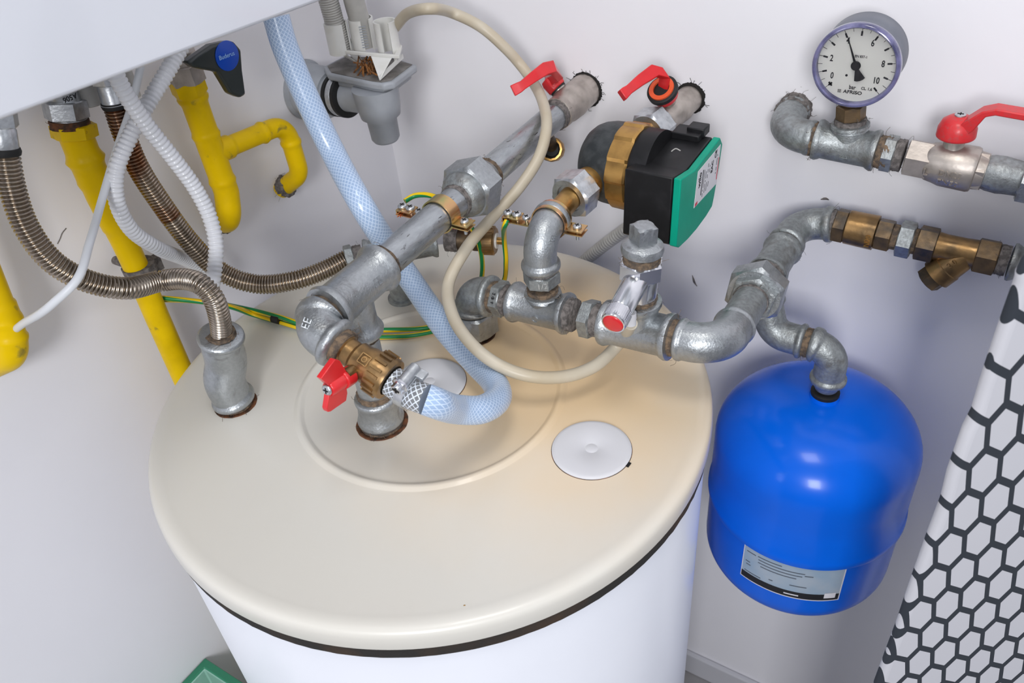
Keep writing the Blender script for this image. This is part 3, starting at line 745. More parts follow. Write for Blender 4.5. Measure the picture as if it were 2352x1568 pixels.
build('lint', MB().sweep(smooth([A(xf-.035, cen[1]-.002, zmx+.001-.003), A(xf-.031, cen[1], zmx+.001), A(xf-.026, cen[1]+.001, zmx-.001)], .001), .0006, n=5), GREYH, pu)

# valve 2 at the wall
v2c = ln((1538, 248), PN, dP)
v2 = thing('ball_valve', 'nickel ball valve with a red lever and black ring, in the wall behind the pump', 'valve', v2c)
Lw = (WY-v2c[1])/dP[1]
build('body', MB().lathe(v2c-dP*.034, dP, [(0,.0125),(.001,.0150),(.006,.0165),(.014,.0168),(.016,.0150),(.022,.0150),(.028,.0178),(.050,.0185),(.060,.0165),(Lw+.034+.004,.0165)], n=44), NICKEL, v2, angle=40)
plaster_gap(v2c+dP*Lw, .0195, v2)
st2 = v2c+dP*.004
hc2 = at(1519, 203, y=st2[1]-.030); sdir = nrm(hc2-st2); Lh = np.linalg.norm(hc2-st2)
build('stem', MB().lathe(st2+sdir*.010, sdir, [(0,.0075),(Lh-.016,.0075)], n=24), NICKEL, v2)
oo = st2+sdir*(Lh-.006)
build('hub', MB().lathe(oo-sdir*.012, sdir, [(0,.013),(.002,.0150),(.012,.0155)], n=36), RED, v2, label='red plastic hub')
build('black_ring', MB().lathe(oo-sdir*.002, sdir, [(0,.0158),(.001,.0182),(.006,.0182),(.007,.0165)], n=40), RUBBER, v2)
build('inner_ring', MB().lathe(oo+sdir*.004, sdir, [(0,.0150),(.003,.0148),(.003,.0098),(-.004,.0092)], n=36, caps=(False,True)), mat('orange_red_plastic', (.72,.10,.03), .4), v2)
mb = MB(); le2 = at(1428, 220, y=oo[1]-.052); dl2 = nrm((le2-oo)-((le2-oo)@sdir)*sdir); L2 = (le2-oo)@dl2; hh2 = (le2-oo)@sdir
kk = nrm(at(1500, 165, y=oo[1]-.01)-oo)
P_ = [oo+sdir*.002, at(1528,170,y=oo[1]-.002), at(1502,163,y=oo[1]-.008), at(1470,185,y=oo[1]-.024), at(1443,207,y=oo[1]-.042), at(1434,214,y=oo[1]-.048), le2]
wd = nrm(np.cross(nrm(P_[5]-P_[2]), nrm(CAM-oo))); tt = nrm(np.cross(wd, nrm(P_[5]-P_[2])))
Rr = []
for i, p in enumerate(P_):
    w_ = (.013,.015,.015,.013,.0105,.0125,.013)[i]; Rr.append([p-wd*w_/2-tt*.0046, p+wd*w_/2-tt*.0046, p+wd*w_/2+tt*.0046, p-wd*w_/2+tt*.0046])
mb.rings(Rr); build('lever', mb, RED, v2, bevel=.001, angle=35, label='red lever')

# open brass cap hanging below the thick pipe
bc = at(1268, 343, y=.335)
bt = thing('brass_end_cap', 'open brass cap nut with black rubber insert, below the thick pipe near its valve', 'cap', bc)
bd = nrm(CAM-bc+A(-.2,0,.0))
mb = MB().lathe(bc-bd*.010, bd, [(0,.0125),(.001,.0155),(.016,.0158),(.019,.0145),(.0192,.0120),(.012,.0115),(.0115,.002)], n=12)
build('cap_ring', mb, BRASSB, bt, angle=25)
build('rubber_insert', MB().lathe(bc+bd*.002, bd, [(0,.0116),(.003,.0114),(.004,.0098),(.002,.0088),(.002,.002)], n=36), RUBBER, bt)
pt = ln((1262, 300), TA, dA)
build('stub', MB().sweep(smooth([pt-Z*.012, pt*.4+(bc-bd*.012)*.6-Z*.004, bc-bd*.008], .004), .0085, n=20), BRASSD, bt)

# ------------------------------------------------------------------ gauge run on the right wall
gy = .360
g0 = A(.247, WY, .193); gE = at(1800, 305, y=gy); gEnd = at(2352, 412, y=gy); gd = nrm(gEnd-gE)
gr = thing('pipe_run', 'galvanised elbow and tee under the pressure gauge, coming out of the wall with dusty hemp', 'pipe', gE)
ge1 = ln((1858, 322), gE, gd)
gw = at(1828, 248, y=WY)
elbow('elbow_fitting', gw-Y*.010, A(gw[0]*.45+gE[0]*.55+.0, gy, gE[2]*.75+gw[2]*.25), ge1+gd*.004, .0180, GALVD, gr, bl=.006, bend=.032, bead=.001)
hemp(gw-Y*.009, Y, .022, .0185, gr, m=DUST, strands=26, fuzz=.003)
hemp(ge1+gd*.003, gd, .010, .0182, gr, strands=10)
gt0, gt1 = ln((1872, 325), gE, gd), ln((2015, 352), gE, gd)
GT = ln((1948, 340), gE, gd)
GU = at(1953, 282, y=gy)
tee('tee_fitting', gt0, gt1, GT, GU, .0188, .0168, GALVD, gr, bl=.007)
text('cast_mark', '△', GALVD, GT-Y*.0188-Z*.003, gd, Z, .010, gr, depth=.0006)
hemp(gt1+gd*.006, gd, .012, .0170, gr, strands=10)
gn = ln((2040, 360), gE, gd)
build('hex_nipple', MB().nut(gn, gd, .012, .0335, rot=.4), GALVD, gr, angle=25)
hemp(gn+gd*.010, gd, .008, .0165, gr, m=DUST, strands=8)
# ball valve DN20
GV = ln((2168, 384), gE, gd)
v3 = thing('ball_valve', 'nickel ball valve cast DN20 PN50 with a long red lever, right of the gauge', 'valve', GV)
La_ = (GV-ln((2080, 366), gE, gd))@gd
Lb_ = (ln((2262, 400), gE, gd)-GV)@gd
build('body', MB().lathe(GV-gd*(La_-.018), gd, [(0,.0165),(.004,.0190),(.012,.0205),(.018,.0222),(.044,.0226),(.047,.0215),(.048,.0190),(.056,.0180)], n=48), NICKEL, v3, angle=40)
build('hex_end', MB().nut(GV-gd*(La_-.012), gd, .024, .0345, rot=.15), NICKEL, v3, angle=25)
build('hex_end', MB().nut(GV+gd*(Lb_-.012), gd, .024, .0345, rot=.15), NICKEL, v3, angle=25)
rtext('cast_lettering', 'DN20', NICKEL, GV+gd*.008, gd, A(0,-1,.02), .0224, .0088, v3, .0010)
rtext('cast_lettering', 'PN50', NICKEL, GV+gd*.008, gd, A(0,-.90,-.42), .0224, .0088, v3, .0010)
rtext('cast_lettering', 'L', NICKEL, GV-gd*.014, gd, A(0,-1,-.12), .0210, .010, v3, .0012)
su = nrm(at(2190, 300, y=gy)-at(2180, 345, y=gy)); s0 = GV+gd*.004
build('stem', MB().lathe(s0+su*.018, su, [(0,.0108),(.003,.0098),(.020,.0098)], n=32), NICKEL, v3)
h0 = s0+su*.030
mb = MB().lathe(h0, su, [(0,.0165),(.001,.0182),(.010,.0178),(.017,.0150),(.021,.0095),(.0225,.004)], n=40)
Rr = []
LP = [at(2205,300,y=gy-.004), at(2228,284,y=gy-.006), at(2262,256,y=gy-.008), at(2290,251,y=gy-.008), at(2330,258,y=gy-.008), at(2400,270,y=gy-.008), at(2520,290,y=gy-.008), at(2600,302,y=gy-.008)]
for i, p in enumerate(LP):
    tg = nrm(LP[min(i+1,7)]-LP[max(i-1,0)]); nn = nrm(np.cross(Y, tg)); w_ = .017; th_ = .0032 if i > 1 else .006
    Rr.append([p-Y*w_/2-nn*th_, p+Y*w_/2-nn*th_, p+Y*w_/2+nn*th_, p-Y*w_/2+nn*th_])
mb.rings(Rr)
build('handle', mb, REDD, v3, bevel=.0012, angle=40, label='dusty red lever')
screw('handle_screw', h0+su*.0218, su, .0052, .0022, v3)
# next pieces
gx = thing('pipe_run', 'grey threaded nipple and hexagon fitting right of the DN20 ball valve', 'pipe', gEnd)
gA = GV+gd*(Lb_)
build('barrel_nipple', MB().lathe(gA-gd*.002, gd, [(0,.0160),(.006,.0178),(.016,.0185),(.022,.0175),(.034,.0168)], n=40, rough=.0005), GALVD, gx, angle=60)
build('hex_fitting', MB().nut(gA+gd*.052, gd, .042, .040, rot=.25), GALV, gx, angle=25)
gK = gA+gd*.072
# joins down at the right edge (tee standing over the strainer line)
elbow('elbow_fitting', gK-gd*.004, gK+gd*.030, A((gK+gd*.030)[0], gy+.012, .10), .0185, GALVD, gx, bl=.007, bend=.024)

# ------------------------------------------------------------------ pressure gauge
GC = at(1968, 148, y=gy-.018)
gg = thing('pressure_gauge', 'round pressure gauge reading 4 bar, cream dial, grey case and violet rim', 'gauge', GC)
build('case', MB().lathe(GC+Y*.0005, Y, [(0,.0385),(.002,.0400),(.034,.0400),(.037,.0385),(.0375,.030)], n=72), mat('grey_gauge_case', (.13,.14,.17), .45, 0, (.16,.17,.20), 30), gg, angle=40)
VIO = mat('violet_clear_rim', (.17,.165,.31), .10, 0, (.05,.05,.12), 45, .42, .62, coat=.8)
build('rim', MB().lathe(GC-Y*.0085, Y, [(.0075,.0365),(.0012,.0368),(0,.0380),(.0005,.0400),(.002,.0412),(.007,.0416),(.009,.0402)], n=72, caps=(False, False)), VIO, gg, angle=50)
build('dial', MB().lathe(GC-Y*.0015, Y, [(0,.0372),(.001,.0372)], n=64), DIAL, gg)
dc = GC-Y*.0017
def dp(ang, r): return dc + (X*math.cos(math.radians(ang))+Z*math.sin(math.radians(ang)))*r
mb = MB()
for k in range(21):
    an = 225-13.5*k; rd = X*math.cos(math.radians(an))+Z*math.sin(math.radians(an)); td = np.cross(Y, rd)
    mb.box(dp(an, .0345), .0022, .00022, .0001, rd, td)
    if k % 2 == 0: mb.box(dp(an, .0305), .0022, .00085, .0001, rd, td)
mb.box(dp(225,.0305), .0009, .0024, .0001, dp(225,1)-dc, np.cross(Y, dp(225,1)-dc))
mb.lathe(dp(236,.0135)-Y*.0001, Y, [(0,.0012),(.0002,.0012)], n=16)
build('scale_marks', mb, INK, gg)
for lb_, an, rr_ in (('0',212,.0250),('2',171,.0245),('4',117,.0252),('6',63,.0250),('8',9,.0245),('10',-32,.0245)):
    text('dial_numeral', lb_, INK, dp(an, rr_)-Y*.0001, X, Z, .0088, gg, depth=.0001, sx=.72)
text('dial_lettering', 'bar', INK, dc-Z*.0225-Y*.0001, X, Z, .0058, gg, depth=.0001, sx=.85)
text('dial_lettering', 'AFRISO', INK, dc-Z*.0275+X*.001-Y*.0001, X, Z, .0048, gg, depth=.0001, sx=1.15)
text('dial_lettering', 'CL. 1,6', INK, dc-Z*.0222+X*.0135-Y*.0001, X, Z, .0040, gg, depth=.0001, sx=.9)
text('dial_lettering', 'EN 837-1', INK, dc+Z*.0085+X*.003-Y*.0001, X, Z, .0034, gg, depth=.0001, sx=.9)
mb = MB(); lo_ = dc-Z*.0275-X*.0118-Y*.0001
for q in range(4): mb.box(lo_+X*(q-1.5)*.0009, .0002, .0001, .0014)
mb.box(lo_+Z*.0014, .0017, .0001, .0001).box(lo_-Z*.0014, .0017, .0001, .0001); build('maker_mark', mb, INK, gg)
nd_ = X*math.cos(math.radians(114))+Z*math.sin(math.radians(114)); ns_ = np.cross(Y, nd_); nc = dc-Y*.0022
mb = MB().prism([nc-nd_*.004-ns_*.0014, nc+nd_*.030-ns_*.0002, nc+nd_*.030+ns_*.0002, nc-nd_*.004+ns_*.0014], -Y*.0004)
mb.prism([nc-nd_*.002-ns_*.0012, nc-nd_*.014-ns_*.0052, nc-nd_*.0152-ns_*.003, nc-nd_*.0156, nc-nd_*.0152+ns_*.003, nc-nd_*.014+ns_*.0052, nc-nd_*.002+ns_*.0012][::-1], -Y*.0004)
mb.lathe(nc-Y*.0012, Y, [(0,.0040),(.0006,.0046),(.0014,.0046)], n=28)
build('needle', mb, INK, gg, angle=30)
dummy_ = 0; gl, GN, GL_, gb = simple_nodes('gauge_glass'); gb.inputs['Base Color'].default_value = (1,1,1,1); gb.inputs['Roughness'].default_value = .02; gb.inputs['Transmission Weight'].default_value = 1.; gb.inputs['IOR'].default_value = 1.05; gb.inputs['Specular IOR Level'].default_value = .4
build('glass', MB().lathe(GC-Y*.0072, Y, [(0,.0366),(.0004,.0366)], n=64), gl, gg)
bs = GU; bt_ = A(GC[0]-.003, gy, GC[2]-.036); bx = nrm(bt_-bs); LL = np.linalg.norm(bt_-bs)
hemp(bs+bx*.001, bx, .007, .0158, gg, strands=14, m=DUST)
build('brass_connector', MB().nut(bs+bx*.012, bx, .015, .0255, rot=.35).lathe(bs+bx*.018, bx, [(0,.0085),(LL-.014,.0085)], n=24), BRASSD, gg, angle=25)
hemp(bs+bx*(.024), bx, .006, .0105, gg, strands=10, m=DUST)
for a9 in (100, 0, 182):
    rd = X*math.cos(math.radians(a9))+Z*math.sin(math.radians(a9)); build('rim_slot', MB().box(GC+rd*.0405-Y*.0012, .0006, .0012, .0022, rd, Y), INK, gg)

# ------------------------------------------------------------------ brass line: check valve, nipple, strainer
by = .385
bl0 = at(1905, 512, y=by); bl1 = at(2340, 605, y=by); bd_ = nrm(bl1-bl0)
P = lambda px, py: ln((px, py), bl0, bd_)
ck = thing('check_valve', 'tarnished brass check valve marked N20 right of the galvanised bend', 'valve', P(1975,528))
hemp(P(1912,513), bd_, .008, .0170, ck, m=DUST, strands=10)
c0, c1_, c2, c3 = P(1918,515), P(1945,521), P(2012,536), P(2050,545)
build('hex_end', MB().nut((c0+c1_)/2, bd_, np.linalg.norm(c1_-c0)*1.05, .0350, rot=.2), BRASSD, ck, angle=25)
build('body', MB().lathe(c1_, bd_, [(0,.0185),(.001,.0195),(np.linalg.norm(c2-c1_),.0200),(np.linalg.norm(c2-c1_)+.0005,.0165)], n=44), BRASS, ck, angle=30)
build('hex_end', MB().nut((c2+c3)/2, bd_, np.linalg.norm(c3-c2)*.95, .0320, rot=.2), BRASSD, ck, angle=25)
text('cast_lettering', 'N20', BRASSB, P(2000,534)+nrm(A(.05,-1,-.05))*.0198, A(0,.05,1), -bd_, .0085, ck, depth=.0009)
bn = thing('hex_nipple', 'grey galvanised hexagon nipple between the brass check valve and strainer', 'fitting', P(2080,552))
build('hex', MB().nut(P(2080,552), bd_, .016, .036, rot=.45), GALVD, bn, angle=25)
build('thread', MB().lathe(P(2045,544), bd_, [(0,.0145),(np.linalg.norm(P(2120,560)-P(2045,544)),.0145)], n=32, rough=.0006), HEMP, bn)
ys = thing('strainer', 'tarnished brass Y strainer with a slanting hexagon-capped leg', 'strainer', P(2200,580))
y0, y1, y2, y3 = P(2106,557), P(2150,567), P(2240,587), P(2290,598)
build('hex_end', MB().nut((y0+y1)/2, bd_, np.linalg.norm(y1-y0), .0345, rot=.3), BRASSD, ys, angle=25)
build('body', MB().lathe(y1-bd_*.002, bd_, [(0,.0160),(.010,.0150),(.03,.0150),(np.linalg.norm(y2-y1)+.004,.0160)], n=40), BRASS, ys)
build('hex_end', MB().nut((y2+y3)/2, bd_, np.linalg.norm(y3-y2), .0350, rot=.1), BRASSD, ys, angle=25)
yc = P(2222,585); ye = at(2133, 643, y=by-.008); yd = nrm(ye-yc); yl = np.linalg.norm(ye-yc)
build('filter_leg', MB().lathe(yc, yd, [(0,.0150),(yl*.5,.0165),(yl*.52,.0175),(yl*.80,.0178),(yl*.81,.0165)], n=40), BRASS, ys, angle=30)
build('leg_cap', MB().nut(yc+yd*yl*.93, yd, yl*.24, .0265, rot=.2), BRASSD, ys, angle=25)
text('cast_lettering', '2 0', BRASS, yc+yd*.020+nrm(CAM-yc)*.0168, -yd, nrm(np.cross(nrm(CAM-yc), -yd)), .008, ys, depth=.0014)
be = thing('pipe_run', 'grey galvanised tee at the right edge after the strainer, below the valve line', 'pipe', P(2340,607))
hemp(P(2303,600), bd_, .010, .0165, be, m=DUST, strands=12)
bT0, bT1 = P(2318,603), P(2318,603)+bd_*.062; bTc = P(2318,603)+bd_*.033
tee('tee_fitting', bT0, bT1, bTc, bTc+Z*.032, .0178, .0165, GALVD, be, bl=.006)
hemp(bTc+Z*.035, Z, .008, .0155, be, strands=14)
build('hex_nipple', MB().nut(bTc+Z*.044, Z, .012, .033, rot=.2), GALVD, be, angle=25)

# ------------------------------------------------------------------ blue expansion vessel
bx0 = A(NK[0], NK[1], 0); zt = NK[2]-.006; TR = .1215
bv = thing('expansion_vessel', 'glossy blue expansion vessel with a paper label, hanging right of the tank', 'tank', A(bx0[0], bx0[1], zt-.36))
prof = [(0,.004),(0,.016),(-.006,.0175)]
hd_ = .072
for k in range(0, 15):
    t = math.radians(8+ (90-8)*k/14); prof.append((-.006-hd_*(1-math.cos(t))*1.0, TR*math.sin(t)**.80))
zs = -.006-hd_
seam = zs-.094
prof += [(zs-.03, TR), (seam+.010, TR), (seam+.007, TR+.0022), (seam, TR+.0028), (seam-.004, TR+.0022), (seam-.007, TR-.0015), (seam-.012, TR-.001)]
zb = seam-.090
for k in range(0, 15):
    t = math.radians(90-86*k/14); prof.append((zb-hd_*.95*math.cos(t), (TR-.001)*math.sin(t)**.92))
build('shell', MB().lathe(A(bx0[0],bx0[1],zt), Z, prof, n=120), BLUE, bv, angle=40)
build('neck_washer', MB().lathe(A(bx0[0],bx0[1],zt-.001), Z, [(0,.0165),(.004,.0165),(.006,.013)], n=32), RUBBER, bv)
# label patch
def lang(px, py, z):   # angle on the vessel of a measured spot at height z
    q = at(px, py, z=z); return math.atan2(q[1]-bx0[1], q[0]-bx0[0])
def vz(px, py):
    d = ray(px, py); o = CAM-A(bx0[0], bx0[1], 0); a = d[0]**2+d[1]**2; b = 2*(o[0]*d[0]+o[1]*d[1]); c = o[0]**2+o[1]**2-TR**2
    t = (-b-math.sqrt(max(b*b-4*a*c, 0)))/(2*a); q = CAM+d*t; return q, math.atan2(q[1]-bx0[1], q[0]-bx0[0]), q[2]
(qa, a0, z0), (qb, a1_, z1), (qc, a2, z2), (qd, a3, z3) = vz(1712,1242), vz(1948,1294), vz(1934,1374), vz(1702,1318)
def lpatch(u0, u1, v0, v1, off, th=.0003, n=20):
    mb = MB(); R0 = []; R1 = []
    for i in range(n+1):
        u = u0+(u1-u0)*i/n; aa = a0+(a1_-a0)*u; zt_ = z0+(z1-z0)*u; zb_ = z3+(z2-z3)*u
        for lst, rad in ((R0, TR+off), (R1, TR+off+th)):
            lst.append([A(bx0[0]+rad*math.cos(aa), bx0[1]+rad*math.sin(aa), zt_+(zb_-zt_)*v) for v in (v0, v1)])
    Rr = [[R0[i][0], R0[i][1], R1[i][1], R1[i][0]] for i in range(n+1)]
    return mb.rings(Rr)
LABB = mat('label_bluish_foil', (.30,.40,.50), .35, .0, (.42,.47,.52), 25, .4, .7)
lab_ = build('label', lpatch(0,1,0,1,.0002), LABELW, bv, angle=30, label='silvery label with a black band')
build('label_ground', lpatch(.012,.985,.03,.97,.0006), LABB, lab_, angle=30)
build('label_band', lpatch(.012,.985,.80,.96,.0010), INK, lab_, angle=30)
mb = MB()
for (u0, u1, v) in ((.04,.14,.18),(.16,.40,.17),(.17,.62,.25),(.17,.60,.33),(.04,.09,.46),(.05,.10,.54),(.04,.22,.74),(.2,.55,.41),(.30,.34,.66),(.62,.70,.30),(.5,.66,.62)):
    q = lpatch(u0, u1, v, v+.025, .0010, .0001, 6); b0 = len(mb.v); mb.v += q.v; mb.f += [tuple(i+b0 for i in f) for f in q.f]; mb.mi += q.mi; mb.uv += q.uv
build('label_print', mb, mat('faded_print', (.10,.12,.15), .6), lab_)
mb = MB()
for (u0, u1, v) in ((.46,.60,.87),):
    q = lpatch(u0, u1, v, v+.03, .0014, .0001, 6); b0 = len(mb.v); mb.v += q.v; mb.f += [tuple(i+b0 for i in f) for f in q.f]; mb.mi += q.mi; mb.uv += q.uv
mb2 = lpatch(.84,.95,.76,.90,.0014,.0001,6); b0 = len(mb.v); mb.v += mb2.v; mb.f += [tuple(i+b0 for i in f) for f in mb2.f]; mb.mi += mb2.mi; mb.uv += mb2.uv
build('band_print', mb, LABELW, lab_)
# wall bracket behind vessel
build('wall_bracket', MB().box(A(bx0[0]-.02, (bx0[1]+TR+WY)/2, seam+zt), .02, (WY-bx0[1]-TR)/2+.001, .03), GREYP, bv, bevel=.002)

# ------------------------------------------------------------------ wall boiler
bq0, bq1 = at(0, 278, x=-.03), at(745, 0, x=-.03)
sl = (bq1[2]-bq0[2])/(bq1[1]-bq0[1]); zf = lambda y: bq0[2]+sl*(y-bq0[1])
ya, yb_ = -.50, .03
bo = thing('wall_boiler', 'white enamelled wall boiler casing filling the top left corner', 'boiler', (WX+.17, (ya+yb_)/2, .42))
poly = [A(WX, ya, zf(ya)), A(-.03, ya, zf(ya)), A(-.03, ya, 1.15), A(WX, ya, 1.15)]
mb = MB().rings([[A(p[0], ya, p[2] if p[2] > 1 else zf(ya)) for p in poly], [A(p[0], yb_, p[2] if p[2] > 1 else zf(yb_)) for p in poly]])
build('casing', mb, WHITEB, bo, bevel=.003, bseg=4)
BZ = .40
# ------------------------------------------------------------------ gas pipes (yellow)
gxw = WX+.045
g1 = thing('gas_pipe', 'long yellow gas pipe with a hexagon nut, running down the left wall behind the tank', 'pipe', at(200,370,x=gxw))
N_ = lambda px, py, x=gxw: at(px, py, x=x)
ptop = N_(165, 285)
def seg(name, a, b, r, m, parent, label=None): return pipe(name, a, b, r, m, parent, label)
a, b = N_(178,300), N_(186,338); ax_ = nrm(b-a)
build('steel_nut', MB().nut(N_(150,240)*.5+N_(152,262)*.5, ax_, .018, .036, rot=.2), ZINC, g1, angle=25)
seg('steel_sleeve', N_(152,228), N_(160,282), .0165, ZINC, g1)
seg('steel_tail', A(N_(150,236)[0], N_(150,236)[1], .42), N_(150,236), .0150, ZINC, g1)
text('stamped_lettering', 'A506', INK, N_(148,232)+A(.0190,-.0035,.0075), A(0,1,0)*-1, A(0,0,1)*-1, .007, g1, depth=.0002)
hemp(N_(160,284), ax_, .008, .0185, g1, m=RUST, strands=4)
build('yellow_nut', MB().nut(N_(170,300), ax_, .014, .038, rot=.1), YEL, g1, angle=25)
q1 = polyl([N_(172,305), N_(190,350), N_(232,450), N_(288,560), N_(318,625), N_(360,725), N_(440,905), N_(520,1100), A(N_(520,1100)[0], N_(520,1100)[1], FZ+.02)], .05, .004)
arc = np.r_[0, np.cumsum(np.linalg.norm(np.diff(q1, axis=0), axis=1))]
rr = np.where(arc < .055, .0165, np.where(arc < .11, .0150, .0138)) + .003*np.exp(-((arc-.028)/.004)**2)+ .0015*np.exp(-((arc-.055)/.003)**2)
build('pipe_wall', MB().sweep(q1, rr, n=36), YEL, g1, angle=60)
cl = N_(322, 618)
pc_ = thing('pipe_clip', 'dusty grey pipe clip ring around the yellow gas pipe on the left wall', 'clip', cl)
build('ring', MB().lathe(cl-nrm(q1[40]-q1[36])*.007, nrm(q1[40]-q1[36]), [(0,.0150),(0,.0185),(.014,.0185),(.014,.0150)], n=40, rough=.0006), DUST, pc_, angle=60)
build('wall_stud', MB().lathe(cl-X*.018, -X, [(0,.005),(.03,.005)], n=16).box(cl+A(0,.019,-.004), .006, .006, .008), DUST, pc_)

# gas pipe 2 with tee, hook and capped foot
g2 = thing('gas_pipe', 'yellow gas pipe with a tee and hooked branch into the wall, under the black tap', 'pipe', N_(500,420))
tp0, tp1 = N_(428,205), N_(448,262); ax2 = nrm(N_(540,470)-N_(440,200))
t20 = N_(432,212); t2e = N_(524,478)
build('yellow_nut', MB().nut(N_(433,200)+X*0, ax2, .018, .0345, rot=.3, ch=.006), YEL, g2, angle=25)
P2 = polyl([N_(436,205), N_(520,440), N_(528,505), A(WX+.012, N_(478,515,x=WX)[1]+.012, N_(478,515,x=WX)[2])], .026, .003)
a2_ = np.r_[0, np.cumsum(np.linalg.norm(np.diff(P2, axis=0), axis=1))]
rr = .0150+.0025*((a2_ > .035) & (a2_ < .105))*0 + .003*np.exp(-((a2_-.010)/.004)**2)+.0016*np.exp(-((a2_-.055)/.003)**2)+.0016*np.exp(-((a2_-.115)/.003)**2)
build('down_pipe', MB().sweep(P2, rr, n=36), YEL, g2, angle=60)
TG = ln((498, 350), t20, ax2)
Bq = N_(655, 283)
hook = polyl([TG, Bq, N_(690, 400)*1., A(WX+.004, N_(640,428,x=WX)[1], N_(640,428,x=WX)[2]-.004)], .027, .003)
a3_ = np.r_[0, np.cumsum(np.linalg.norm(np.diff(hook, axis=0), axis=1))]
rr = .0122+.0022*(a3_ < .030)+.0018*((a3_ > .085) & (a3_ < .135))*0+.002*np.exp(-((a3_-.082)/.003)**2)+.002*np.exp(-((a3_-.140)/.003)**2)
build('hooked_branch', MB().sweep(hook, rr, n=36), YEL, g2, angle=60)
hemp(hook[-5], X, .016, .0138, g2, m=DUST, strands=20, fuzz=.003)
hemp(P2[-5], X, .010, .0150, g2, m=DUST, strands=8, fuzz=.002)
# gas tap with black handle and blue disc
gt = thing('gas_tap', 'black gas tap handle with a round blue badge, under the boiler edge', 'tap', N_(430,160))
build('tap_body', MB().nut(N_(424,168), ax2, .022, .036, rot=.3).lathe(A(*N_(412,118)), ax2, [(0,.016),(.012,.0175),(.022,.016),(.030,.015)], n=32), NICKEL, gt, angle=25)
xk = gxw+.040
bc0 = at(521, 128, x=xk+.008)
arm = [at(415,142,x=gxw+.022), at(455,120,x=gxw+.030), at(485,105,x=xk), at(510,95,x=xk), at(532,110,x=xk), at(538,150,x=xk), at(548,215,x=xk), at(536,222,x=xk), at(514,212,x=xk), at(488,165,x=xk), at(450,157,x=gxw+.030), at(432,150,x=gxw+.024)]
arm = [A(xk if False else p[0], p[1], p[2]) for p in arm]
flat = [at(px, py, x=xk) for px, py in ((412,140),(470,100),(500,93),(520,92),(538,112),(541,158),(549,214),(536,222),(514,213),(484,163),(450,157),(428,152))]
build('tap_handle', MB().prism(flat[::-1], X*.012), mat('black_tap_plastic', (.015,.022,.022), .3, coat=.3), gt, bevel=.003, bseg=3, label='glossy black handle')
build('badge', MB().lathe(at(521,128,x=xk+.012), X, [(0,.0158),(.001,.0158),(.0015,.0150)], n=40), mat('blue_badge', (.0,.055,.42), .3), gt)
text('badge_lettering', 'Buderus', mat('badge_print', (.30,.50,.78), .5), at(521,128,x=xk+.0138), at(545,119,x=xk)-at(497,137,x=xk), Z, .0066, gt, depth=.0001)
# gas pipe 3, left edge
g3 = thing('gas_pipe', 'yellow gas pipe elbow at the left edge, turning into the wall', 'pipe', N_(20,800))
P3 = polyl([A(N_(-75,520)[0], N_(-75,520)[1], .42), N_(-75,520), N_(12,735), N_(32,812), A(WX+.002, N_(-8,825,x=WX)[1]-.01, N_(-8,825,x=WX)[2])], .026, .003)
a4_ = np.r_[0, np.cumsum(np.linalg.norm(np.diff(P3, axis=0), axis=1))]; Lp = a4_[-1]
rr = .0138+.0016*(a4_ > Lp-.105)+.0014*np.exp(-((a4_-Lp+.085)/.003)**2)+.002*np.exp(-((a4_-Lp+.065)/.003)**2)
build('pipe_wall', MB().sweep(P3, rr, n=36), YEL, g3, angle=60)

# ------------------------------------------------------------------ corrugated steel hoses
LH = A(-.180, -.119, LZ)
hole_ring(LH, .0235, 'rusty hole in the left of the lid under the thick vertical elbow')
el = thing('elbow_fitting', 'large galvanised elbow standing in the left of the tank lid', 'fitting', LH)
pth = smooth([LH+Z*.004, ln((530,870), LH, Z)+A(-.001,-.002,0), at(519,830,z=LH[2]+.058), at(510,792,z=.083), at(507,768,z=.098)], .002)
aa = np.r_[0, np.cumsum(np.linalg.norm(np.diff(pth, axis=0), axis=1))]; Lq = aa[-1]
rr = .0205+.0030*np.clip(1-np.abs((aa-.005)/.005)**3,0,1)+.0030*np.clip(1-np.abs((Lq-aa-.004)/.004)**3,0,1)+.001*np.sin(np.clip(aa/Lq,0,1)*math.pi)
build('elbow_wall', MB().sweep(pth, rr, n=44), GALV, el, angle=50)
build('seam', MB().sweep([p+nrm(A(CAM[0]-p[0]-.1, CAM[1]-p[1], .35))*.0212 for p in pth[6:-6]], .0004, n=6), GALV, el)
top_ = pth[-1]
hs1 = thing('corrugated_hose', 'ribbed steel hose sagging across the yellow pipe to the left elbow on the lid', 'hose', top_)
cp = smooth([at(12,345,x=-.235), at(28,430,x=-.235), at(60,520,x=-.232), at(120,600,x=-.225), at(200,645,x=-.215), at(290,662,x=-.205), at(370,645,x=-.208), at(425,641,y=-.119), at(465,655,y=-.117), at(490,685,y=-.116), at(504,728,y=-.116), top_-Z*.004], .003)
build('hose_tube', corrugated(MB(), cp, .0108, .0035, .0019), STEEL, hs1, angle=80)
d0 = nrm(cp[0]-cp[3])
build('collar', MB().lathe(cp[0]-d0*.004, d0, [(0,.0112),(.003,.0120),(.006,.0112)], n=32), RUBBER, hs1)
build('sleeve', MB().lathe(cp[0], d0, [(0,.0102),(.002,.0108),(.016,.0108),(.018,.0100),(.02,.0100)], n=32), ZINC, hs1)
build('end_nut', MB().nut(cp[0]+d0*.026, d0, .014, .0235, rot=.3).lathe(cp[0]+d0*.03, d0, [(0,.010),(.04,.010)], n=24), ZINC, hs1, angle=25)
hemp(top_+Z*.0, Z, .005, .0150, hs1, m=HEMP)
hs2 = thing('corrugated_hose', 'ribbed browned steel hose passing behind the white conduits to the back of the lid', 'hose', at(700,645,z=.05))
q2s = at(795,595,z=.070)
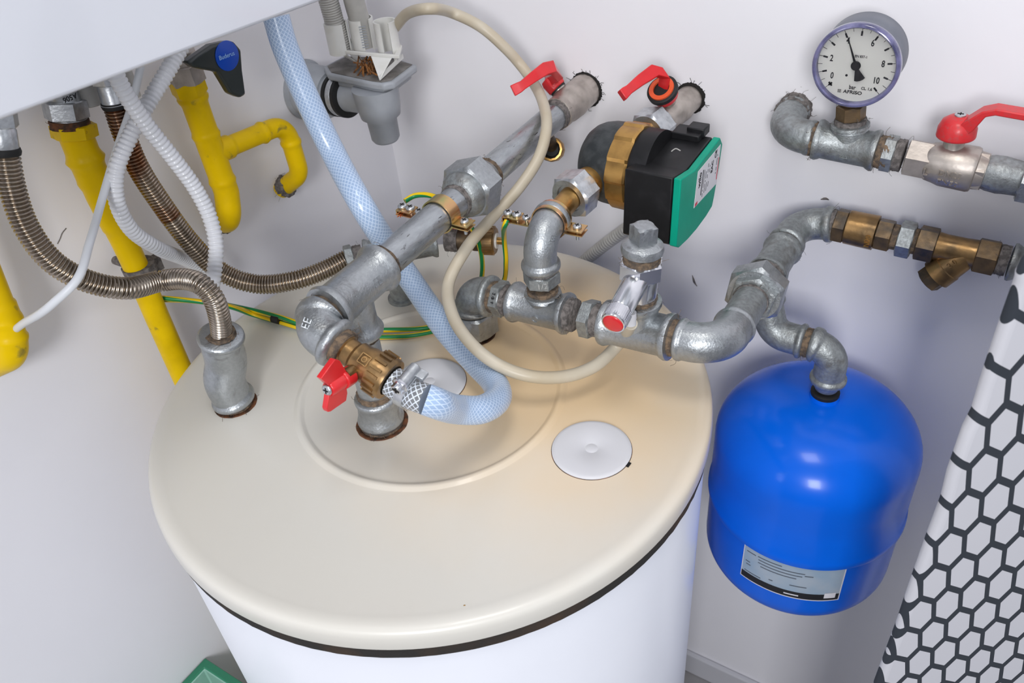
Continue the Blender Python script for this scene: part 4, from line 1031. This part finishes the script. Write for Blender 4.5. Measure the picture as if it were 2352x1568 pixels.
cp2 = smooth([at(262,238,x=-.30), at(282,300,x=-.30), at(315,380,x=-.298), at(372,470,x=-.294), at(440,560,x=-.286), at(510,625,x=-.270), at(590,652,x=-.240), at(680,643,x=-.205), at(745,620,z=.066), q2s], .003)
nn_ = len(cp2); k1 = int(nn_*.36)
build('hose_tube', corrugated(MB(), cp2[:k1+1], .0116, .0035, .0019), STEELR, hs2, angle=80, label='heat-tinted brown upper length')
build('hose_tube', corrugated(MB(), cp2[k1:], .0116, .0035, .0019), STEEL, hs2, angle=80)
d0 = nrm(cp2[0]-cp2[3])
build('collar', MB().lathe(cp2[0]-d0*.004, d0, [(0,.0120),(.003,.0128),(.006,.0120)], n=32), RUBBER, hs2)
build('sleeve', MB().lathe(cp2[0], d0, [(0,.0128),(.002,.0114),(.016,.0114),(.018,.0108),(.02,.0108)], n=32), ZINC, hs2)
build('end_nut', MB().nut(cp2[0]+d0*.028, d0, .016, .025, rot=.3).lathe(cp2[0]+d0*.03, d0, [(0,.010),(.05,.010)], n=24), ZINC, hs2, angle=25)
# rear fitting that receives hose 2, standing in the lid behind the thick pipe
H3 = at(900, 655, z=LZ)
rf = thing('pipe_run', 'galvanised fittings with small brass drain cock, behind the thick pipe at the lid rear', 'pipe', H3)
zt3 = .070
q3c = at(905, 570, z=zt3); q3r = at(1040, 549, z=zt3); q3e = at(1150, 553, z=zt3)
dq = nrm(q3c-q2s)
build('sleeve_nut', MB().nut(q2s+dq*.004, dq, .010, .029, rot=.3), GALVD, rf, angle=25)
hemp(q2s+dq*.014, dq, .012, .0135, rf, m=DUST, strands=12)
tee('tee_fitting', q2s+dq*.022, q3r-nrm(q3r-q3c)*.02, q3c, A(q3c[0]+.002, q3c[1]-.004, .028), .0165, .0165, GALVD, rf, bl=.006)
build('down_pipe', MB().lathe(A(q3c[0]+.002, q3c[1]-.004, LZ), Z, [(0,.0185),(.004,.0185),(.005,.0145),(.032,.0145)], n=32), GALVD, rf)
dq2 = nrm(q3e-q3r)
hemp(q3r, dq2, .016, .0150, rf, m=DUST, strands=14)
build('brass_body', MB().lathe(q3r+dq2*.006, dq2, [(0,.0135),(.018,.0125),(.022,.0135),(.034,.0135)], n=36), BRASSD, rf)
mb = MB(); qq = q3r+dq2*.038; mb.lathe(qq, dq2, [(0,.0150),(.001,.0172),(.014,.0172),(.016,.0155),(.016,.008)], n=40)
a_, b_, c_ = frame(dq2)
for k in range(16):
    t = 2*math.pi*k/16; d = a_*math.cos(t)+b_*math.sin(t); mb.box(qq+dq2*.008+d*.0172, .006, .001, .0007, dq2, np.cross(dq2, d))
build('ribbed_cap', mb, BRASS, rf, angle=30)
build('washer', MB().lathe(qq+dq2*.016, dq2, [(0,.0095),(.002,.0095),(.002,.006)], n=24), WHITEP, rf)
build('tip', MB().lathe(qq+dq2*.016, dq2, [(0,.0045),(.008,.0045),(.009,.0035)], n=20), BRASSB, rf)
rh = q3r+dq2*.018+Z*.014
build('red_knob', MB().box(rh+Z*.008-dq2*.004, .012, .008, .004, dq2, np.cross(Z, dq2)), RED, rf, bevel=.002, label='small red knob')

# ------------------------------------------------------------------ white conduits and cable
def conduit(label, pts, name='conduit', r=.0082, m=WHITEC, tone=None):
    p = smooth(pts, .003); t = thing(name, label, 'conduit', p[-1])
    build('ribbed_tube', corrugated(MB(), p, r, .0048, .0013, n=22), m, t, angle=80); return t
conduit('white ribbed conduit from the boiler, the one ending lower right of the crossing pair', [at(262,165,x=-.235), at(288,215,x=-.235), at(335,285,x=-.235), at(395,360,x=-.232), at(448,432,x=-.228), at(482,500,x=-.222), at(496,565,x=-.215), at(490,640,x=-.210), at(486,662,x=-.213)])
conduit('white ribbed conduit curling left and behind the steel hose, of the crossing pair', [at(420,100,x=-.262), at(388,158,x=-.262), at(345,230,x=-.262), at(300,310,x=-.264), at(268,390,x=-.266), at(268,460,x=-.270), at(300,525,x=-.276), at(360,568,x=-.285), at(430,598,x=-.315), at(500,640,x=-.33)])
cb = smooth([at(330,120,x=-.285), at(303,240,x=-.285), at(266,350,x=-.280), at(234,460,x=-.258), at(205,560,x=-.215), at(178,640,x=-.195), at(120,698,x=-.21), at(50,745,x=-.30), at(20,770,x=-.36)], .004)
cbt = thing('cable', 'thin smooth white cable hanging in front of the yellow pipe on the left', 'cable', cb[-1])
build('sheath', MB().sweep(cb, .0038, n=16), CABLE, cbt)
conduit('grey dusty ribbed conduit on the wall behind the safety valve plug', [at(1335,605,y=WY-.012), at(1385,565,y=WY-.012), at(1440,525,y=WY-.012), at(1520,470,y=WY-.012)], r=.0095, m=GREYH)
us = thing('pipe_stub', 'short grey plastic stub under the boiler, left of the steel hose nut', 'pipe', at(207,228,x=-.33))
build('stub_wall', MB().lathe(at(212,240,x=-.33), A(0,.05,1), [(0,.010),(.001,.012),(.02,.012),(.021,.0105),(.06,.0105)], n=24), GREYH, us)
us = thing('pipe_stub', 'thin grey pipe stub between the two white conduits under the boiler', 'pipe', at(309,215,x=-.34))
build('stub_wall', MB().lathe(at(309,222,x=-.34), A(0,0,1), [(0,.007),(.07,.007)], n=20), GREYH, us)

# ------------------------------------------------------------------ earth wires
def wire(label, pts, r=.0030, tw=0., tapes=()):
    p = smooth(pts, .003); t = thing('earth_wire', label, 'wire', p[0]); build('insulation', MB().sweep(p, r, n=16, uv=True, twist=tw), WIRE, t, angle=80)
    return t, p
t_, p_ = wire('upper green and yellow earth wire lying across the back of the lid', [at(345,682,x=-.345), at(420,688,x=-.315), at(500,697,x=-.285), at(560,708,z=.012), at(640,727,z=.012), at(700,745,z=.008), at(790,757,z=.006), at(880,758,z=.006), at(990,750,z=.006), at(1060,720,z=.006), at(1098,670,z=.012), at(1108,620,z=.035), at(1100,560,z=.075), at(1078,515,z=.110), at(1040,472,y=.12), at(985,448,y=.12), at(950,450,y=.115), at(930,462,y=.105)], tw=18)
t2_, p2_ = wire('lower green and yellow earth wire lying across the back of the lid', [at(345,688,x=-.345), at(430,690,x=-.318), at(520,702,x=-.275), at(580,722,z=.006), at(650,742,z=.004), at(710,758,z=.003), at(800,772,z=.003), at(880,774,z=.003), at(960,768,z=.003), at(1040,745,z=.003), at(1110,700,z=.003), at(1155,650,z=.020), at(1162,600,z=.055), at(1158,550,z=.090), wb-Z*.002, wb+Y*.003], tw=10)
i5 = np.argmin([np.linalg.norm(q-at(636,728,z=.011)) for q in p_]); tc_ = (p_[i5]+p2_[np.argmin([np.linalg.norm(q-p_[i5]) for q in p2_])])/2
tg = nrm(p_[i5+2]-p_[i5-2]); tp_t = thing('tape_band', 'black tape band tying the two earth wires together', 'tape', tc_)
sdv = nrm(np.cross(tg, Z)); n = 24
build('wrap', MB().rings([[tc_+tg*s_+sdv*.0062*math.cos(2*math.pi*j/n)*q+Z*.0058*math.sin(2*math.pi*j/n)*q+ (p_[i5]-tc_)*.0 for j in range(n)] for s_, q in ((-.0055,.96),(-.005,1.),(.005,1.),(.0055,.96))]), RUBBER, tp_t, angle=50)

# ------------------------------------------------------------------ grey drain trap with white funnel
SQ = A(WX, .263, .186); SC = A(-.244, .263, .186)
si = thing('drain_trap', 'grey plastic drain trap on the left wall with a square tray and side elbow', 'trap', SC)
ctop = at(848, 175, x=-.244); cbot = at(886, 325, x=-.244); sax = nrm(cbot-ctop); sax = nrm(A(sax[0], sax[1]*.5, sax[2]))
S0 = at(862, 205, x=-.244); zz = lambda px, py: (at(px, py, x=-.244)-S0)@sax
l1, l2, l3 = zz(868,240), zz(878,272), zz(885,322)
build('trap_body', MB().lathe(S0-sax*.004, sax, [(0,.0300),(.004,.0300),(l1+.004,.0285),(l2-.002,.0262),(l2+.003,.0200),(l3,.0190),(l3+.004,.0165)], n=44), GREYP, si, angle=50)
tray = [at(742,152,z=S0[2]+.016), at(790,128,z=S0[2]+.016), at(900,130,z=S0[2]+.016), at(958,148,z=S0[2]+.016), at(905,188,z=S0[2]+.016), at(880,193,z=S0[2]+.016), at(855,190,z=S0[2]+.016), at(752,168,z=S0[2]+.016)]
mb = MB().prism(tray, -Z*.010); cc = sum(tray)/len(tray)
mb.prism([cc+(p-cc)*.86-Z*.010 for p in tray], -Z*.008)
build('tray', mb, GREYP, si, bevel=.003, bseg=3)
build('tray_dirt', MB().prism([cc+(p-cc)*.90+Z*.0002 for p in tray], Z*.0006), mat('tray_grime', (.13,.12,.11), .7, 0, (.22,.21,.20), 60), si, label='grimy sunken inside of the tray')
# side elbow to wall
SE = at(700, 205, x=WX); sm = at(800, 225, x=-.285)
build('wall_elbow', MB().lathe(A(WX, SE[1], SE[2]), X, [(0,.040),(.004,.040),(.006,.036),(.040,.0345),(.050,.030)], n=44), GREYP, si, angle=50)
sdr = nrm(S0+sax*.014-A(WX+.05, SE[1], SE[2])); so = A(WX+.045, SE[1], SE[2])
mb = MB().lathe(so, sdr, [(0,.026),(.012,.026),(.04,.020),(.08,.020)], n=40); build('side_pipe', mb, GREYP, si)
for k in range(2):
    oc = so+sdr*(.014+.017*k); build('black_gasket', MB().lathe(oc, sdr, [(0,.024),(.001,.0285),(.006,.0285),(.007,.024)], n=40), RUBBER, si)
build('clamp_ring', MB().lathe(so+sdr*.021, sdr, [(0,.0262),(.001,.0275),(.009,.0275),(.010,.0262)], n=40), ZINC, si, angle=30)
# funnel insert (white clip with three cups)
fi = thing('funnel_insert', 'white plastic hose holder with three open cups standing on the grey trap tray', 'holder', cc)
zc = S0[2]+.052
def cup(px, py, r, h0, h1, slot, nm='cup'):
    c = at(px, py, z=zc); mb = MB(); n = 40; Rr = []
    ang0 = math.atan2(CAM[1]-c[1], CAM[0]-c[0])+slot
    for rad, zlo in ((r, 1), (r-.0022, 0)):
        pass
    half = math.radians(158)
    ins, outs = [], []
    for j in range(n+1):
        t = ang0 + math.pi + (-half + 2*half*j/n)
        d = A(math.cos(t), math.sin(t), 0)
        Rr.append([c+d*r+Z*h0, c+d*r+Z*h1, c+d*(r-.0022)+Z*h1, c+d*(r-.0022)+Z*h0])
    mb.rings(Rr); return build(nm, mb, WHITEP, fi, angle=40), c
_, k1c = cup(778, 92, .0150, -.016, .022, .9)
_, k2c = cup(835, 85, .0160, -.014, .024, .35)
_, k3c = cup(890, 92, .0145, -.018, .024, -.1)
fpl = [at(768,118,z=zc-.014), at(780,95,z=zc-.014), at(900,85,z=zc-.014), at(925,112,z=zc-.014), at(918,135,z=zc-.014), at(800,125,z=zc-.014)]
outer = fpl; ci = sum(fpl)/6
mbf = MB(); n6 = len(fpl); Rr = []
for i in range(n6+1):
    p = fpl[i % n6]; q = ci+(p-ci)*.86
    Rr.append([p, p+Z*.004, q+Z*.004, q])
mbf.rings(Rr, caps=(False, False)); build('frame_ring', mbf, WHITEP, fi, bevel=.0006)
low = [ci+(p-ci)*.95-Z*.030 for p in fpl]
mb = MB(); low2 = [at(832,152,z=tray[0][2]+.002), at(872,185,z=tray[0][2]+.002)]
mb.prism([fpl[0], fpl[5]*.6+fpl[0]*.4, low2[0]*.9+fpl[0]*.1-Z*.0, low2[0]], (fpl[1]-fpl[0])*.10)
mb.prism([fpl[5]*.15+fpl[4]*.85*1., fpl[5]*.55+fpl[4]*.45, low2[1]], (fpl[3]-fpl[4])*.12)
mb.prism([low2[1], low2[1]+Z*.006, at(925,135,z=zc-.026)+Z*.006, at(925,135,z=zc-.026)], Y*.002)
mb.prism([at(905,125,z=zc-.014), at(912,125,z=zc-.014), at(912,148,z=zc-.030), at(905,150,z=zc-.030)], Y*.002)
mb.prism([fpl[1], fpl[1]*.7+fpl[2]*.3, cc-X*.01-Z*.003], X*.002)
build('struts', mb, WHITEP, fi)
gr_ = MB()
for q in range(9):
    cgr = k2c; d = nrm(A(CAM[0]-cgr[0]+.05, CAM[1]-cgr[1], 0)); gr_.box(cgr+d*.0160+Z*(-.008+q*.0032), .0004, .0042, .0006, d, np.cross(Z, d))
build('grip_ribs', gr_, GREYP, fi)
dr = MB()
for k in range(26):
    p = at(850+rng.rand()*44-22, 158+rng.rand()*26-10, z=tray[0][2]+.004); dr.sweep([p, p+(rng.rand(3)-.5)*.02+Z*.008, p+(rng.rand(3)-.5)*.025+Z*.004], .0012, n=5)
tag(build('debris_tangle', dr, mat('brown_debris', (.13,.06,.025), .9, 0, (.30,.12,.03), 150)), 'tangle of dry brown debris caught inside the drain trap tray', 'debris', kind='stuff')
h_a = thing('drain_hose', 'ribbed pale grey drain hose entering the left cup of the white holder', 'hose', k1c)
build('ribbed_tube', corrugated(MB(), smooth([at(735,-60,x=k1c[0]), at(757,10,x=k1c[0]), k1c+Z*.006, k1c-Z*.012], .003), .0125, .0030, .0010), GREYH, h_a, angle=80)
h_b = thing('drain_hose', 'smooth pale grey drain hose entering the middle cup of the white holder', 'hose', k2c)
build('tube_wall', MB().sweep(smooth([at(800,-70,x=k2c[0]), at(813,0,x=k2c[0]), k2c+Z*.010, k2c-Z*.012], .003), .0130, n=24), GREYH, h_b, angle=80)

for (pts, lb) in (([(1590,632),(1596,650),(1601,657)], 'thin dark scuff on the right wall beside the plug of the safety valve'), ([(1885,458),(1897,456),(1904,459)], 'small grey smudge on the right wall above the brass check valve')):
    pp = smooth([at(px, py, y=WY-.0004) for px, py in pts], .002); tag(build('wall_scuff', MB().sweep(pp, np.concatenate([np.linspace(.0004,.0016,len(pp)//2), np.linspace(.0016,.0005,len(pp)-len(pp)//2)]), n=8), DUST), lb, 'mark')
pp = smooth([at(px, py, x=WX+.0004) for px, py in ((152,524),(143,535),(138,548),(132,560))], .002); tag(build('wall_scuff', MB().sweep(pp, .0005, n=8), DUST), 'faint curved scuff on the left wall between the steel hose and yellow pipe', 'mark')
# ------------------------------------------------------------------ ironing board at the right
HH = nrm(A(.700,.680,.217)); ND = nrm(A(.693,-.721,.025)); DD = nrm(np.cross(HH, ND)); 
if DD[2] > 0: DD = -DD
BO = A(.518,.026,.097)
def hex_mat():
    m, N, L, b = simple_nodes('honeycomb_cover')
    g = N.new('ShaderNodeNewGeometry'); sub = N.new('ShaderNodeVectorMath'); sub.operation = 'SUBTRACT'; L.new(g.outputs['Position'], sub.inputs[0]); sub.inputs[1].default_value = tuple(BO)
    def dot(v, d):
        n = N.new('ShaderNodeVectorMath'); n.operation = 'DOT_PRODUCT'; L.new(v, n.inputs[0]); n.inputs[1].default_value = tuple(d); return n.outputs['Value']
    px = dot(sub.outputs[0], HH/.025); py = dot(sub.outputs[0], DD/(.025*1.9397))
    s3 = math.sqrt(3)
    def cell(offx, offy):
        fx = math_(N, L, 'SUBTRACT', math_(N, L, 'FLOORED_MODULO', math_(N, L, 'ADD', px, offx), 1.), .5)
        fy = math_(N, L, 'SUBTRACT', math_(N, L, 'FLOORED_MODULO', math_(N, L, 'ADD', py, offy), s3), s3/2)
        ax = math_(N, L, 'ABSOLUTE', fx); ay = math_(N, L, 'ABSOLUTE', fy)
        return math_(N, L, 'MAXIMUM', ax, math_(N, L, 'ADD', math_(N, L, 'MULTIPLY', ax, .5), math_(N, L, 'MULTIPLY', ay, s3/2)))
    d = math_(N, L, 'MINIMUM', cell(.5, s3/2), cell(0., 0.))
    f = math_(N, L, 'GREATER_THAN', d, .408)
    mx = N.new('ShaderNodeMix'); mx.data_type = 'RGBA'; mx.inputs['A'].default_value = (.54,.54,.575,1); mx.inputs['B'].default_value = (.022,.028,.038,1)
    L.new(f, mx.inputs['Factor']); L.new(mx.outputs['Result'], b.inputs['Base Color']); b.inputs['Roughness'].default_value = .8
    return m
edge = [(2420,575),(2375,590),(2352,612),(2336,643),(2334,656),(2321,694),(2298,758),(2275,825),(2250,901),(2232,962),(2212,1000),(2176,1101),(2161,1163),(2132,1239),(2103,1319),(2078,1391),(2056,1456),(2034,1514),(1998,1610)]
ep = [onpl(u, BO, ND) for u in edge]
bot = A(ep[-1][0]+.02, ep[-1][1]+.02, 0); 
last = onpl((1998,1610), BO, ND)
end = last + A(.004,.0,-1)*((last[2]-FZ-.02)); end = end - ND*((end-BO)@ND)
wid = nrm(A(.70,.68,0)-ND*(A(.70,.68,0)@ND))
ol = ep + [end, end+wid*.34, ep[0]+wid*.30-Z*.02, ep[0]+wid*.18+Z*.035, ep[0]+wid*.07+Z*.020]
ib = thing('ironing_board', 'upright ironing board in a white cover with black honeycomb lines, at the right edge', 'ironing board', A(*(end)))
build('padded_cover', MB().prism([p+wid*.005 for p in ol], -ND*.012), hex_mat(), ib, bevel=.0055, bseg=5, angle=60)
lg = end+wid*.16-ND*.04
build('leg_frame', MB().sweep(polyl([lg+Z*.02, lg+Z*.9-ND*.01, lg+Z*.9+wid*.1-ND*.01, lg+wid*.1+Z*.02], .03, .01), .009, n=12), GREYP, ib)

# ------------------------------------------------------------------ green tub on the floor
gz = -.545
tb = thing('storage_tub', 'green plastic tub by the left wall, low behind the tank edge', 'tub', (-.32, -.45, FZ))
x0, x1, y0_, y1_ = WX+.006, -.245, -.78, -.212
mb = MB()
def rect(ins, z): return [A(x0+ins, y0_+ins, z), A(x1-ins, y0_+ins, z), A(x1-ins, y1_-ins, z), A(x0+ins, y1_-ins, z)]
mb.rings([rect(.02, FZ), rect(.004, gz), rect(.010, gz), rect(.026, FZ+.006)])
build('tub_wall', mb, GTUB, tb, bevel=.002)
build('tub_rim', MB().rings([rect(.003, gz-.012), rect(-.004, gz-.012), rect(-.004, gz), rect(.008, gz+.002), rect(.010, gz-.004)], caps=(False, False)), GTUBD, tb, bevel=.001, label='dark green rim')
cbx = thing('cardboard_box', 'beige box inside the green tub', 'box', (-.31,-.45,FZ+.01))
build('box_panel', MB().box(A((x0+x1)/2, -.5, (FZ+.01+gz-.075)/2), (x1-x0)/2-.034, .25, (gz-.075-FZ-.01)/2), BOXF, cbx, bevel=.003)

# ------------------------------------------------------------------ light
w = bpy.data.worlds.new('room_light'); S.world = w; w.use_nodes = True
bg = w.node_tree.nodes['Background']; bg.inputs[0].default_value = (.86,.90,1.,1); bg.inputs[1].default_value = .62
wn, wl = w.node_tree.nodes, w.node_tree.links
tc = wn.new('ShaderNodeTexCoord'); sx_ = wn.new('ShaderNodeSeparateXYZ'); wl.new(tc.outputs['Generated'], sx_.inputs[0])
mr = wn.new('ShaderNodeMapRange'); mr.inputs['From Min'].default_value = -.35; mr.inputs['From Max'].default_value = .75; mr.inputs['To Min'].default_value = .35; mr.inputs['To Max'].default_value = 1.15
wl.new(sx_.outputs[2], mr.inputs['Value'])
nz = wn.new('ShaderNodeTexNoise'); nz.inputs['Scale'].default_value = 1.6; wl.new(tc.outputs['Generated'], nz.inputs['Vector'])
m2 = wn.new('ShaderNodeMapRange'); m2.inputs['From Min'].default_value = .35; m2.inputs['From Max'].default_value = .65; m2.inputs['To Min'].default_value = .45; m2.inputs['To Max'].default_value = 1.45; wl.new(nz.outputs['Fac'], m2.inputs['Value'])
mm = wn.new('ShaderNodeMath'); mm.operation = 'MULTIPLY'; wl.new(mr.outputs['Result'], mm.inputs[0]); wl.new(m2.outputs['Result'], mm.inputs[1])
m3 = wn.new('ShaderNodeMath'); m3.operation = 'MULTIPLY'; m3.inputs[1].default_value = .68; wl.new(mm.outputs[0], m3.inputs[0]); wl.new(m3.outputs[0], bg.inputs[1])
def area(name, loc, target, sx, sy, power, col):
    l = bpy.data.lights.new(name, 'AREA'); l.shape = 'RECTANGLE'; l.size = sx; l.size_y = sy; l.energy = power; l.color = col
    o = bpy.data.objects.new(name, l); COL.objects.link(o); o.location = loc
    o.rotation_euler = (Vector(target)-Vector(loc)).to_track_quat('-Z', 'Y').to_euler(); return o
area('window_light', (1.0, -1.9, 1.05), (.1, .2, .0), .5, .7, 32, (.98,.98,1.))
area('side_fill', (2.2, -.5, .9), (.0, .2, .1),   .7, .9, 2, (.95,.97,1.))  # weak fill light added from the right, unseen
area('top_fill', (.42, -.35, 1.6), (.15, .1, .0), .4, .4, 7, (1.,.97,.93))  # added overhead fill: highlight on the blue vessel, brighter back of the lid

for nm, g in (('ball_valve','red-levered ball valves on the right wall'), ('earth_clamp','earth clamps on the pipes'), ('port_cap','white caps in the tank lid'), ('pipe_grommet','rusty holes in the tank lid'),
              ('corrugated_hose','ribbed steel hoses from the boiler'), ('conduit','ribbed plastic conduits'), ('gas_pipe','yellow gas pipes on the left wall'), ('earth_wire','green and yellow earth wires'), ('drain_hose','pale grey drain hoses in the trap holder'),
              ('pipe_run','galvanised pipe runs'), ('pipe_stub','grey stubs under the boiler'), ('wall_scuff','scuffs on the walls')):
    for o in S.objects:
        if o.parent is None and o.name.split('.')[0] == nm: o['group'] = g
S.view_settings.view_transform = 'Standard'; S.view_settings.look = 'None'; S.view_settings.gamma = 1; S.view_settings.use_curve_mapping = False
S.view_settings.exposure = 0.0
